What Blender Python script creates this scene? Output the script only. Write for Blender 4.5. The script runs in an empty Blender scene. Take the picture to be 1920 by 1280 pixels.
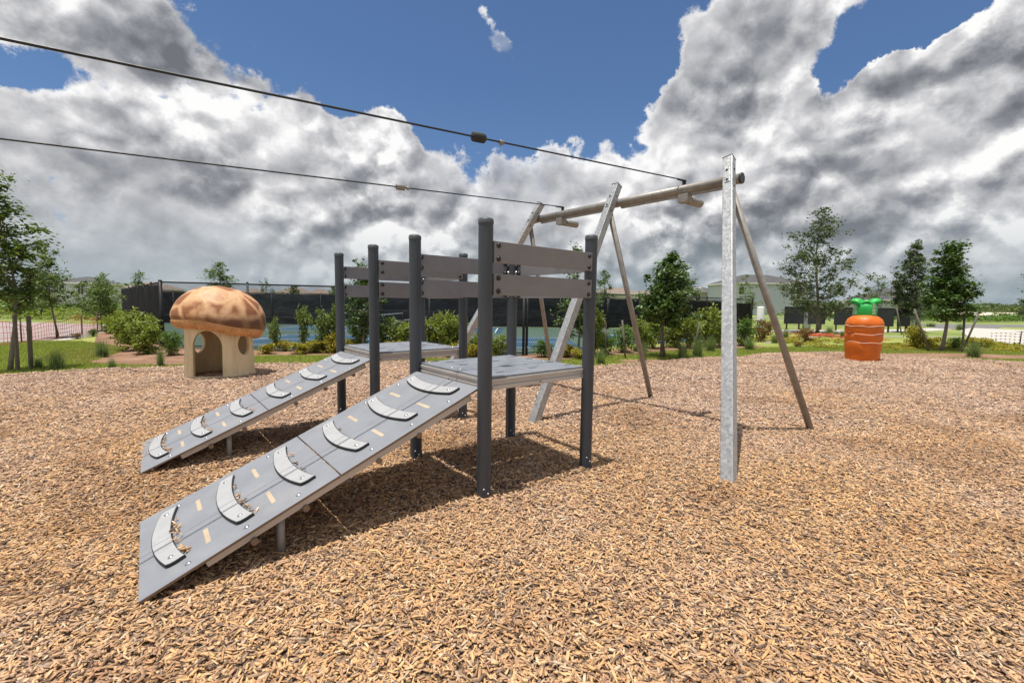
import bpy, bmesh, math, random
import numpy as np
from mathutils import Vector, Matrix, Euler
R = math.radians
scene = bpy.context.scene
COL = scene.collection
random.seed(7)

# ------------------------------------------------------------------ camera
cam_d = bpy.data.cameras.new('camera')
cam_d.sensor_width = 36.0
cam_d.lens = 838.4 / 1920 * 36.0
cam_d.clip_start = 0.05
cam_d.clip_end = 5000
cam = bpy.data.objects.new('camera', cam_d)
COL.objects.link(cam)
CAM_H, PITCH, ROLL = 1.6, 0.08413, 0.013075
cam.matrix_world = Matrix.Translation((0, 0, CAM_H)) @ Matrix.Rotation(math.pi / 2 - PITCH, 4, 'X') @ Matrix.Rotation(ROLL, 4, 'Z')
scene.camera = cam
scene.render.resolution_x, scene.render.resolution_y = 1024, 682
scene.view_settings.view_transform = 'Standard'
scene.view_settings.look = 'None'
scene.view_settings.gamma = 1
scene.view_settings.exposure = 0.5
scene.cycles.max_bounces = 8
scene.cycles.transparent_max_bounces = 16

# ------------------------------------------------------------------ sun and sky
SUN_DIR = Vector((-0.127, -0.08, 1.0)).normalized()
SUN_EL = math.asin(SUN_DIR.z)
SUN_AZ = math.atan2(SUN_DIR.x, SUN_DIR.y)
sd = bpy.data.lights.new('sun', 'SUN')
sd.energy = 3.7
sd.angle = R(0.5)
sd.color = (1.0, 0.95, 0.87)
sun = bpy.data.objects.new('sun', sd)
COL.objects.link(sun)
sun.rotation_euler = SUN_DIR.to_track_quat('Z', 'Y').to_euler()


def px_dir(px, py):
    """direction of the sky seen at a photo position, used once to lay the clouds out round the horizon"""
    a, b = (px - 960) / 838.4, (640 - py) / 838.4
    x = a * math.cos(-ROLL) + b * math.sin(-ROLL)
    v = -a * math.sin(-ROLL) + b * math.cos(-ROLL)
    return Vector((x, math.cos(PITCH) + v * math.sin(PITCH), -math.sin(PITCH) + v * math.cos(PITCH))).normalized()


world = bpy.data.worlds.new('World')
scene.world = world
world.use_nodes = True
wt = world.node_tree
wt.nodes.clear()


class NT:
    """small helper to write shader maths as code"""
    def __init__(self, tree): self.t = tree
    def n(self, typ, **kw):
        nd = self.t.nodes.new(typ)
        for k, v in kw.items(): setattr(nd, k, v)
        return nd
    def put(self, sock, v):
        if isinstance(v, bpy.types.NodeSocket): self.t.links.new(v, sock)
        elif v is not None: sock.default_value = v
    def m(self, op, a, b=None, c=None, clamp=False):
        nd = self.n('ShaderNodeMath', operation=op, use_clamp=clamp)
        self.put(nd.inputs[0], a); self.put(nd.inputs[1], b); self.put(nd.inputs[2], c)
        return nd.outputs[0]
    def v(self, op, a, b=None, s=None):
        nd = self.n('ShaderNodeVectorMath', operation=op)
        self.put(nd.inputs[0], a); self.put(nd.inputs[1], b)
        if s is not None: self.put(nd.inputs['Scale'], s)
        return nd.outputs['Value'] if op in ('LENGTH', 'DOT_PRODUCT', 'DISTANCE') else nd.outputs[0]
    def noise(self, vec, scale, detail=2.0, rough=0.5, dist=0.0, color=False, lac=2.0):
        nd = self.n('ShaderNodeTexNoise')
        self.put(nd.inputs['Vector'], vec)
        nd.inputs['Scale'].default_value = scale; nd.inputs['Detail'].default_value = detail
        nd.inputs['Roughness'].default_value = rough; nd.inputs['Distortion'].default_value = dist
        nd.inputs['Lacunarity'].default_value = lac
        return nd.outputs['Color' if color else 'Fac']
    def voro(self, vec, scale, feature='F1', out='Distance', rnd=1.0, smooth=None):
        nd = self.n('ShaderNodeTexVoronoi', feature=feature)
        self.put(nd.inputs['Vector'], vec); nd.inputs['Scale'].default_value = scale
        nd.inputs['Randomness'].default_value = rnd
        if smooth is not None: nd.inputs['Smoothness'].default_value = smooth
        return nd.outputs[out]
    def ramp(self, fac, stops, interp='LINEAR'):
        nd = self.n('ShaderNodeValToRGB')
        nd.color_ramp.interpolation = interp
        el = nd.color_ramp.elements
        while len(el) < len(stops): el.new(0.5)
        for e, (p, c) in zip(el, stops):
            e.position = p; e.color = (*c, 1) if len(c) == 3 else c
        self.put(nd.inputs[0], fac)
        return nd.outputs[0]
    def mix(self, fac, a, b, blend='MIX'):
        nd = self.n('ShaderNodeMix', data_type='RGBA', blend_type=blend)
        self.put(nd.inputs[0], fac)
        for s, v in ((nd.inputs[6], a), (nd.inputs[7], b)):
            self.put(s, (*v, 1) if isinstance(v, tuple) and len(v) == 3 else v)
        return nd.outputs[2]
    def range(self, x, a, b, c=0.0, d=1.0, smooth=True):
        nd = self.n('ShaderNodeMapRange', interpolation_type='SMOOTHSTEP' if smooth else 'LINEAR')
        self.put(nd.inputs[0], x)
        for i, v in enumerate((a, b, c, d)): self.put(nd.inputs[i + 1], v)
        return nd.outputs[0]


W = NT(wt)
tc = W.n('ShaderNodeTexCoord')
D = W.v('NORMALIZE', tc.outputs['Generated'])
sep = W.n('ShaderNodeSeparateXYZ'); W.put(sep.inputs[0], D)
dx, dy, dz = sep.outputs
# the cloud masses keep ragged outlines: their layout is read through a turbulent shift
Dw = W.v('ADD', D, W.v('SCALE', W.v('SUBTRACT', W.noise(D, 5.5, 7, 0.62, color=True), (0.5, 0.5, 0.5)), s=0.17))
sepw = W.n('ShaderNodeSeparateXYZ'); W.put(sepw.inputs[0], Dw)
dxw, dyw, dzw = sepw.outputs


def blob(px, py, wx, wz):
    c = px_dir(px, py)
    a = W.m('MULTIPLY', W.m('SUBTRACT', dxw, c.x), 838.4 / wx)
    b = W.m('MULTIPLY', W.m('SUBTRACT', dzw, c.z), 838.4 / wz)
    r = W.m('ADD', W.m('MULTIPLY', a, a), W.m('MULTIPLY', b, b))
    return W.m('MULTIPLY', W.m('EXPONENT', W.m('MULTIPLY', r, -1.0)), W.m('GREATER_THAN', dy, 0.0))


def total(items):
    s = None
    for px, py, wx, wz, k in items:
        t = W.m('MULTIPLY', blob(px, py, wx, wz), k)
        s = t if s is None else W.m('ADD', s, t)
    return s


P0 = W.v('MULTIPLY', D, (1.0, 1.0, 1.2))


def density(P):
    """cumulus: a broad field, billows on billows, and a fine ragged edge"""
    big = W.noise(P, 2.1, 3, 0.5)
    w = W.v('ADD', P, W.v('SCALE', W.v('SUBTRACT', W.noise(P, 6.0, 6, 0.62, color=True), (0.5, 0.5, 0.5)), s=0.12))
    b1 = W.voro(w, 4.6, 'SMOOTH_F1', 'Distance', smooth=0.15)
    b2 = W.voro(w, 10.0, 'F1', 'Distance')
    b3 = W.voro(w, 23.0, 'F1', 'Distance')
    fine = W.noise(P, 14.0, 9, 0.66, 0.25)
    bil = W.m('ADD', W.m('ADD', W.m('MULTIPLY', b1, 0.30), W.m('MULTIPLY', b2, 0.16)), W.m('MULTIPLY', b3, 0.08))
    d = W.m('ADD', W.m('MULTIPLY', big, 0.95), W.m('MULTIPLY', fine, 0.46))
    return W.m('SUBTRACT', d, bil), bil


d0, bil0 = density(P0)
d1, bil1 = density(W.v('ADD', P0, (-0.010, 0.0, 0.026)))     # a little nearer the sun: tells lit tops from undersides
cover = total([(800, 50, 270, 150, -0.60), (930, 180, 190, 80, -0.32), (1120, 60, 120, 190, -0.36), (1640, 100, 70, 26, -0.30), (1570, 150, 30, 22, -0.3), (1770, 0, 100, 40, -0.34), (150, 165, 170, 30, -0.46),
               (830, 290, 50, 60, -0.24), (560, 70, 120, 80, -0.16), (1230, 155, 40, 35, -0.26), (620, 140, 120, 50, -0.2),
               (1480, 60, 120, 100, 0.20), (600, 260, 70, 90, 0.30), (735, 300, 40, 60, 0.2), (150, 30, 320, 60, 0.20), (330, 230, 170, 60, 0.22),
               (975, 70, 70, 44, 0.375), (925, 130, 50, 60, 0.37), (850, 250, 30, 50, 0.30), (950, 410, 220, 60, 0.40), (990, 300, 150, 50, 0.34), (1250, 230, 110, 70, 0.22), (745, 330, 60, 90, 0.26),
               (300, 215, 130, 40, 0.24), (1750, 240, 200, 70, 0.34), (1610, 190, 60, 40, 0.14), (1900, 110, 70, 60, 0.28), (1330, 130, 40, 60, 0.2), (1800, 140, 110, 45, 0.2)])
lowfill = W.range(dz, 0.02, 0.30, 0.36, 0.12)
dens = W.m('ADD', W.m('ADD', d0, cover), lowfill)
alpha = W.range(dens, 0.455, 0.535)
alpha = W.m('MULTIPLY', alpha, W.range(dz, -0.02, 0.01))
alpha = W.m('MULTIPLY', alpha, W.m('SUBTRACT', 1.0, W.m('MULTIPLY', blob(960, 90, 130, 130), W.range(W.noise(D, 30, 5, 0.7), 0.40, 0.60, 0.8, 0.15))))   # thin wisp, half clear
dark = total([(640, 390, 110, 50, 0.26), (1730, 400, 330, 40, 0.10), (120, 40, 260, 45, 0.16), (330, 390, 240, 30, 0.10), (1500, 140, 170, 40, 0.12),
              (1850, 300, 160, 100, 0.06), (1820, 240, 140, 60, 0.05), (1300, 440, 200, 26, 0.08),
              (600, 230, 110, 50, -0.18), (450, 230, 160, 40, -0.22), (1180, 300, 150, 60, -0.16), (1640, 200, 200, 60, -0.10), (740, 340, 70, 90, -0.16), (1050, 270, 130, 45, -0.2), (1220, 370, 160, 40, -0.16),
              (1560, 300, 160, 60, -0.10), (200, 440, 300, 26, -0.08), (760, 440, 160, 30, -0.12)])
mask = W.range(W.noise(W.v('ADD', P0, (5.0, 2.0, 1.0)), 2.6, 4, 0.55), 0.36, 0.60, 0.35, 1.15)
slope = W.m('ADD', W.m('ADD', W.m('MULTIPLY', W.m('SUBTRACT', bil1, bil0), 6.5), W.m('MULTIPLY', W.m('SUBTRACT', 0.21, bil0), 1.1)), W.m('MULTIPLY', W.m('SUBTRACT', d0, d1), 1.0))
slope = W.m('MULTIPLY', W.m('MULTIPLY', slope, mask), W.range(dz, 0.05, 0.3, 1.2, 1.0))
thick = W.m('ADD', W.range(d0, 0.24, 0.70, 0.12, -0.16), W.range(dens, 0.51, 0.64, 0.22, 0.0))
tex = W.m('MULTIPLY', W.m('SUBTRACT', W.noise(P0, 2.7, 6, 0.5, 0.4), 0.5), 1.1)
light = W.m('ADD', W.m('ADD', W.m('ADD', 0.59, slope), thick), W.m('SUBTRACT', tex, dark))
light = W.range(light, -0.25, 1.05, 0.0, 1.0, smooth=False)
cloud_col = W.ramp(light, [(0.0, (0.15, 0.16, 0.18)), (0.30, (0.255, 0.265, 0.29)), (0.52, (0.41, 0.415, 0.435)), (0.75, (0.61, 0.61, 0.625)), (0.97, (0.89, 0.885, 0.88))])
cloud_col = W.mix(W.range(dz, 0.0, 0.20, 0.75, 0.0), cloud_col, (0.30, 0.37, 0.41))

sky = W.n('ShaderNodeTexSky', sky_type='NISHITA')
sky.sun_disc = False
sky.sun_elevation = SUN_EL
sky.sun_rotation = SUN_AZ
sky.altitude = 0
sky.air_density = 1.0; sky.dust_density = 0.6; sky.ozone_density = 2.0
SKY_STRENGTH = 0.1
blue = W.mix(1.0, sky.outputs[0], (0.50, 0.61, 0.73), 'MULTIPLY')
cl = W.mix(1.0, cloud_col, (7.9, 7.9, 7.9), 'MULTIPLY')
final = W.mix(alpha, blue, cl)
bg = W.n('ShaderNodeBackground')
W.put(bg.inputs[0], final); bg.inputs[1].default_value = SKY_STRENGTH
wo = W.n('ShaderNodeOutputWorld')
wt.links.new(bg.outputs[0], wo.inputs[0])
world.cycles.sampling_method = 'MANUAL'
world.cycles.sample_map_resolution = 512


# ------------------------------------------------------------------ materials
def material(name, rough=0.6, metal=0.0, spec=0.5):
    m = bpy.data.materials.new(name)
    m.use_nodes = True
    t = NT(m.node_tree)
    b = m.node_tree.nodes['Principled BSDF']
    b.inputs['Roughness'].default_value = rough
    b.inputs['Metallic'].default_value = metal
    b.inputs['Specular IOR Level'].default_value = spec
    return m, t, b


def bump(t, b, h, strength=0.3, dist=0.01):
    nd = t.n('ShaderNodeBump')
    nd.inputs['Strength'].default_value = strength; nd.inputs['Distance'].default_value = dist
    t.put(nd.inputs['Height'], h)
    t.put(b.inputs['Normal'], nd.outputs[0])


def ocoord(t): return t.n('ShaderNodeTexCoord').outputs['Object']


def simple(name, c, rough=0.6, metal=0.0, var=0.15, scale=6.0, bstr=0.0, bscale=60.0, spec=0.5):
    m, t, b = material(name, rough, metal, spec)
    o = ocoord(t)
    f = t.noise(o, scale, 5, 0.6)
    lo = tuple(x * (1 - var) for x in c); hi = tuple(min(1, x * (1 + var)) for x in c)
    t.put(b.inputs['Base Color'], t.ramp(f, [(0.3, lo), (0.7, hi)]))
    t.put(b.inputs['Roughness'], t.range(t.noise(o, scale * 3, 3), 0.3, 0.7, max(0.05, rough - 0.08), min(1, rough + 0.08)))
    if bstr: bump(t, b, t.noise(o, bscale, 3), bstr, 0.004)
    return m


M = {}
M['cap'] = simple('post cap plastic', (0.075, 0.085, 0.095), 0.5)
M['bolt_dark'] = simple('dark bolt cover', (0.018, 0.018, 0.021), 0.35)
M['bolt'] = simple('steel bolt', (0.55, 0.56, 0.58), 0.3, 0.9, 0.1)
M['alu'] = simple('anodised aluminium', (0.54, 0.515, 0.495), 0.45, 0.25, 0.08, 3)


def worn(name, c, dust, rough, amount, streak=(1, 1, 1), scuff=0.5):
    m, t, b = material(name, rough)
    o = ocoord(t)
    mp = t.n('ShaderNodeMapping'); t.put(mp.inputs[0], o); mp.inputs['Scale'].default_value = streak
    f = t.noise(o, 4, 6, 0.65)
    base = t.ramp(f, [(0.3, tuple(x * 0.9 for x in c)), (0.7, tuple(x * 1.1 for x in c))])
    d = t.noise(mp.outputs[0], 3.1, 8, 0.7, 0.6)
    base = t.mix(t.range(d, 0.50, 0.74, 0.0, amount), base, dust)
    sc = t.noise(t.v('MULTIPLY', o, (3.0, 26.0, 9.0)), 2.2, 5, 0.7, 1.5)
    base = t.mix(t.range(sc, 0.62, 0.70, 0.0, scuff), base, tuple(min(1, x * 1.55 + 0.03) for x in c))
    t.put(b.inputs['Base Color'], base)
    t.put(b.inputs['Roughness'], t.range(d, 0.3, 0.7, rough - 0.1, rough + 0.15))
    bump(t, b, t.noise(o, 420, 2), 0.10, 0.002)
    return m


M['ramp'] = worn('grey ramp sheet', (0.225, 0.236, 0.260), (0.33, 0.305, 0.275), 0.52, 0.40, (1, 1, 1), 0.30)
M['post'] = worn('post paint', (0.052, 0.061, 0.076), (0.13, 0.125, 0.12), 0.45, 0.30, (3, 3, 0.5), 0.18)
M['board'] = worn('brown grey plastic board', (0.225, 0.216, 0.226), (0.31, 0.285, 0.265), 0.55, 0.35, (1, 1, 3), 0.18)
M['ramp_edge'] = simple('brown weathered panel core', (0.22, 0.15, 0.10), 0.7)
M['grip'] = simple('light grey grip', (0.37, 0.375, 0.38), 0.6, 0, 0.08, 8, 0.10, 500)
M['grip_edge'] = simple('black grip edge', (0.016, 0.017, 0.018), 0.55)
M['slot'] = simple('slot showing pale wood', (0.47, 0.37, 0.26), 0.7)
M['dark'] = simple('dark joint and slot shade', (0.012, 0.012, 0.014), 0.8)


def deck_mat():
    m, t, b = material('textured deck sheet', 0.42)
    o = ocoord(t)
    f = t.noise(o, 5, 6, 0.65)
    t.put(b.inputs['Base Color'], t.ramp(f, [(0.3, (0.17, 0.185, 0.215)), (0.7, (0.26, 0.275, 0.305))]))
    # raised tread dashes in two directions
    mp = t.n('ShaderNodeMapping'); t.put(mp.inputs[0], o); mp.inputs['Rotation'].default_value = (0, 0, R(45)); mp.inputs['Scale'].default_value = (30, 11, 1)
    mq = t.n('ShaderNodeMapping'); t.put(mq.inputs[0], o); mq.inputs['Rotation'].default_value = (0, 0, R(-45)); mq.inputs['Scale'].default_value = (30, 11, 1); mq.inputs['Location'].default_value = (.5, .25, 0)
    a = t.voro(mp.outputs[0], 1.0, rnd=0.0); c = t.voro(mq.outputs[0], 1.0, rnd=0.0)
    h = t.m('MAXIMUM', t.range(a, 0.34, 0.22), t.range(c, 0.34, 0.22))
    bump(t, b, h, 0.8, 0.004)
    t.put(b.inputs['Roughness'], t.range(t.noise(o, 9, 4), 0.3, 0.7, 0.28, 0.5))
    return m


M['deck'] = deck_mat()


def galv():
    m, t, b = material('galvanised steel', 0.45, 0.55)
    o = ocoord(t)
    v = t.voro(o, 38, 'F1', 'Color')
    sp = t.n('ShaderNodeSeparateColor'); t.put(sp.inputs[0], v)
    big = t.noise(o, 3, 5, 0.7)
    f = t.m('ADD', t.m('MULTIPLY', sp.outputs[0], 0.45), t.m('MULTIPLY', big, 0.6))
    t.put(b.inputs['Base Color'], t.ramp(f, [(0.1, (0.30, 0.31, 0.32)), (0.5, (0.42, 0.43, 0.44)), (0.9, (0.55, 0.555, 0.56))]))
    t.put(b.inputs['Roughness'], t.range(sp.outputs[1], 0, 1, 0.38, 0.6))
    bump(t, b, t.noise(o, 90, 3), 0.08, 0.002)
    return m


M['galv'] = galv()
M['galv_dull'] = simple('weathered galvanised tube', (0.29, 0.27, 0.245), 0.5, 0.3, 0.18, 9)
M['cable'] = simple('dark wire rope', (0.03, 0.032, 0.036), 0.5, 0.3)
M['rubber'] = simple('black rubber', (0.03, 0.03, 0.03), 0.7)
M['fence'] = simple('black vinyl coated wire', (0.011, 0.012, 0.014), 0.55)


def screen_mat():
    m, t, b = material('black windscreen fabric', 1.0, 0, 0.1)
    o = ocoord(t)
    f = t.noise(o, 1.1, 6, 0.7, 0.4)
    t.put(b.inputs['Base Color'], t.ramp(f, [(0.3, (0.012, 0.0125, 0.014)), (0.55, (0.024, 0.025, 0.027)), (0.75, (0.050, 0.051, 0.054))]))
    b.inputs['Alpha'].default_value = 0.93
    return m


M['screen'] = screen_mat()


def screen_far_mat():
    m, t, b = material('faded black windscreen fabric', 1.0, 0, 0.1)
    o = ocoord(t)
    mp = t.n('ShaderNodeMapping'); t.put(mp.inputs[0], o); mp.inputs['Scale'].default_value = (1, 1, 3.2)
    f = t.m('ADD', t.m('MULTIPLY', t.noise(mp.outputs[0], 0.55, 7, 0.72, 0.6), 0.75), t.m('MULTIPLY', t.noise(o, 0.16, 1), 0.3))
    t.put(b.inputs['Base Color'], t.ramp(f, [(0.36, (0.016, 0.017, 0.019)), (0.52, (0.040, 0.041, 0.044)), (0.68, (0.085, 0.086, 0.088))]))
    b.inputs['Alpha'].default_value = 0.96
    return m


M['screen_far'] = screen_far_mat()



def chips_mat(name, island):
    m, t, b = material(name, 0.8, 0, 0.25)
    o = ocoord(t)
    if island:
        g = t.n('ShaderNodeNewGeometry').outputs['Random Per Island']
    else:
        mp = t.n('ShaderNodeMapping'); t.put(mp.inputs[0], o); mp.inputs['Scale'].default_value = (22, 60, 1)
        sp = t.n('ShaderNodeSeparateColor')
        t.put(sp.inputs[0], t.voro(t.v('ADD', mp.outputs[0], t.v('SCALE', t.noise(o, 14, 3, color=True), s=9.0)), 1.0, 'F1', 'Color'))
        g = sp.outputs[0]
    c = t.ramp(g, [(0.0, (0.11, 0.08, 0.066)), (0.08, (0.22, 0.155, 0.12)), (0.18, (0.46, 0.315, 0.21)), (0.40, (0.58, 0.355, 0.19)), (0.58, (0.70, 0.44, 0.215)),
                   (0.72, (0.77, 0.53, 0.275)), (0.84, (0.46, 0.25, 0.15)), (0.91, (0.80, 0.64, 0.44)), (1.0, (0.36, 0.27, 0.22))])
    sy = t.n('ShaderNodeSeparateXYZ'); t.put(sy.inputs[0], o)
    far = t.range(sy.outputs[1], 1.5, 11.0, 0.0, 0.34)             # shifts the mix to the duller tone with growing y
    big = t.m('ADD', t.m('MULTIPLY', t.noise(o, 0.45, 6, 0.65), 1.0), far)
    hsv = t.n('ShaderNodeHueSaturation'); hsv.inputs['Hue'].default_value = 0.488; hsv.inputs['Saturation'].default_value = 0.70; hsv.inputs['Value'].default_value = 1.0
    t.put(hsv.inputs['Color'], c)
    c = t.mix(t.range(big, 0.42, 0.86, 0.0, 1.0), c, hsv.outputs[0])
    damp = t.noise(t.v('ADD', o, (7.3, 1.9, 0.0)), 0.8, 6, 0.6)
    c = t.mix(t.range(damp, 0.50, 0.64, 0.0, 0.55), c, t.mix(1.0, c, (0.62, 0.54, 0.50), 'MULTIPLY'))
    c = t.mix(1.0, c, (0.99, 0.955, 0.895), 'MULTIPLY')
    grain = t.noise(o, 130, 3, 0.6)
    c = t.mix(t.range(grain, 0.35, 0.6, 0.35, 0.0), c, t.mix(1.0, c, (0.5, 0.45, 0.42), 'MULTIPLY'))
    t.put(b.inputs['Base Color'], c)
    if not island:
        dk = t.noise(o, 26, 5, 0.7)
        c2 = t.mix(t.range(dk, 0.38, 0.64), (0.10, 0.07, 0.053), c)
        t.put(b.inputs['Base Color'], c2)
        bump(t, b, t.noise(o, 40, 6, 0.7), 0.9, 0.02)
    return m


M['chip'] = chips_mat('wood chip', True)
M['mulch'] = chips_mat('wood chip mulch bed', False)


def ground_mat(name, stops, s1, s2, bstr=0.5):
    m, t, b = material(name, 0.9, 0, 0.2)
    o = ocoord(t)
    f = t.m('ADD', t.m('MULTIPLY', t.noise(o, s1, 6, 0.65), 0.6), t.m('MULTIPLY', t.noise(o, s2, 4, 0.7), 0.4))
    t.put(b.inputs['Base Color'], t.ramp(f, stops))
    bump(t, b, t.noise(o, s2, 5, 0.7), bstr, 0.03)
    return m


M['lawn'] = ground_mat('lawn grass', [(0.33, (0.15, 0.18, 0.042)), (0.45, (0.22, 0.255, 0.058)), (0.55, (0.31, 0.325, 0.09)), (0.68, (0.42, 0.385, 0.16))], 0.35, 22)
M['bed'] = ground_mat('reddish bark bed', [(0.3, (0.11, 0.062, 0.040)), (0.5, (0.27, 0.155, 0.10)), (0.7, (0.42, 0.28, 0.19))], 1.2, 34)
M['wild'] = ground_mat('rough meadow', [(0.3, (0.091, 0.137, 0.034)), (0.5, (0.195, 0.247, 0.065)), (0.7, (0.390, 0.377, 0.156))], 0.16, 3)
M['concrete'] = ground_mat('pale concrete', [(0.3, (0.42, 0.395, 0.35)), (0.7, (0.56, 0.535, 0.485))], 0.8, 20, 0.1)
M['gravel'] = ground_mat('grey gravel', [(0.3, (0.27, 0.215, 0.21)), (0.7, (0.40, 0.335, 0.325))], 0.3, 14, 0.3)
M['asphalt'] = ground_mat('worn asphalt', [(0.3, (0.13, 0.13, 0.13)), (0.7, (0.22, 0.215, 0.21))], 0.5, 25, 0.2)
M['sand'] = ground_mat('pale sand', [(0.3, (0.52, 0.44, 0.34)), (0.7, (0.70, 0.62, 0.51))], 0.05, 1.0, 0.2)
M['court_blue'] = simple('blue court paint', (0.021, 0.085, 0.150), 0.7, 0, 0.12, 0.6)
M['court_green'] = simple('green court paint', (0.065, 0.115, 0.082), 0.75, 0, 0.12, 0.6)
M['white'] = simple('white paint', (0.78, 0.78, 0.76), 0.6, 0, 0.04)


def leaf_mat(name, dark_c, light_c, tip=None, spec=0.35, trans=0.35):
    m, t, b = material(name, 0.5, 0, spec)
    g = t.n('ShaderNodeNewGeometry').outputs['Random Per Island']
    o = ocoord(t)
    f = t.m('ADD', t.m('MULTIPLY', g, 0.6), t.m('MULTIPLY', t.noise(o, 2.2, 3, 0.6), 0.4))
    stops = [(0.15, dark_c), (0.6, tuple((a + b_) / 2 for a, b_ in zip(dark_c, light_c))), (0.85, light_c)]
    if tip: stops.append((0.97, tip))
    c = t.ramp(f, stops)
    t.put(b.inputs['Base Color'], c)
    tr = t.n('ShaderNodeBsdfTranslucent'); t.put(tr.inputs[0], t.mix(1.0, c, (1.0, 1.1, 0.5), 'MULTIPLY'))
    mx = t.n('ShaderNodeMixShader'); mx.inputs[0].default_value = trans
    t.t.links.new(b.outputs[0], mx.inputs[1]); t.t.links.new(tr.outputs[0], mx.inputs[2])
    out = t.t.nodes['Material Output']
    t.t.links.new(mx.outputs[0], out.inputs[0])
    return m


M['leaf_oak'] = leaf_mat('grey green oak leaf', (0.053, 0.075, 0.039), (0.180, 0.217, 0.112))
M['leaf_tree'] = leaf_mat('mid green leaf', (0.053, 0.098, 0.024), (0.232, 0.315, 0.075))
M['leaf_mag'] = leaf_mat('glossy magnolia leaf', (0.030, 0.075, 0.021), (0.180, 0.285, 0.063), spec=0.6, trans=0.22)
M['leaf_shrub'] = leaf_mat('yellow green shrub leaf', (0.10, 0.15, 0.03), (0.42, 0.46, 0.11), (0.64, 0.62, 0.24), trans=0.42)
M['leaf_green'] = leaf_mat('deep green shrub leaf', (0.06, 0.12, 0.03), (0.23, 0.34, 0.08), trans=0.42)
M['leaf_tall'] = leaf_mat('grey green upright shrub leaf', (0.10, 0.15, 0.05), (0.36, 0.42, 0.15), (0.55, 0.55, 0.26), trans=0.42)
M['leaf_orange'] = leaf_mat('green leaf with orange tips', (0.20, 0.22, 0.035), (0.58, 0.44, 0.06), (0.78, 0.26, 0.03), trans=0.42)
M['leaf_red'] = leaf_mat('bronze leaf', (0.117, 0.072, 0.029), (0.390, 0.221, 0.078), (0.442, 0.325, 0.104))
M['leaf_far'] = leaf_mat('far foliage', (0.063, 0.098, 0.039), (0.182, 0.231, 0.084))
M['blade'] = leaf_mat('ornamental grass blade', (0.098, 0.154, 0.063), (0.336, 0.406, 0.182), (0.588, 0.560, 0.308))
M['turf'] = leaf_mat('turf blade', (0.20, 0.255, 0.05), (0.46, 0.50, 0.12), (0.66, 0.58, 0.27))
M['bark'] = simple('grey bark', (0.20, 0.175, 0.145), 0.85, 0, 0.35, 14, 0.6, 60)
M['bark_dark'] = simple('brown bark', (0.15, 0.105, 0.07), 0.85, 0, 0.35, 14, 0.6, 60)
M['stake'] = simple('weathered lumber', (0.13, 0.112, 0.092), 0.8, 0, 0.25, 9, 0.4, 40)


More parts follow.
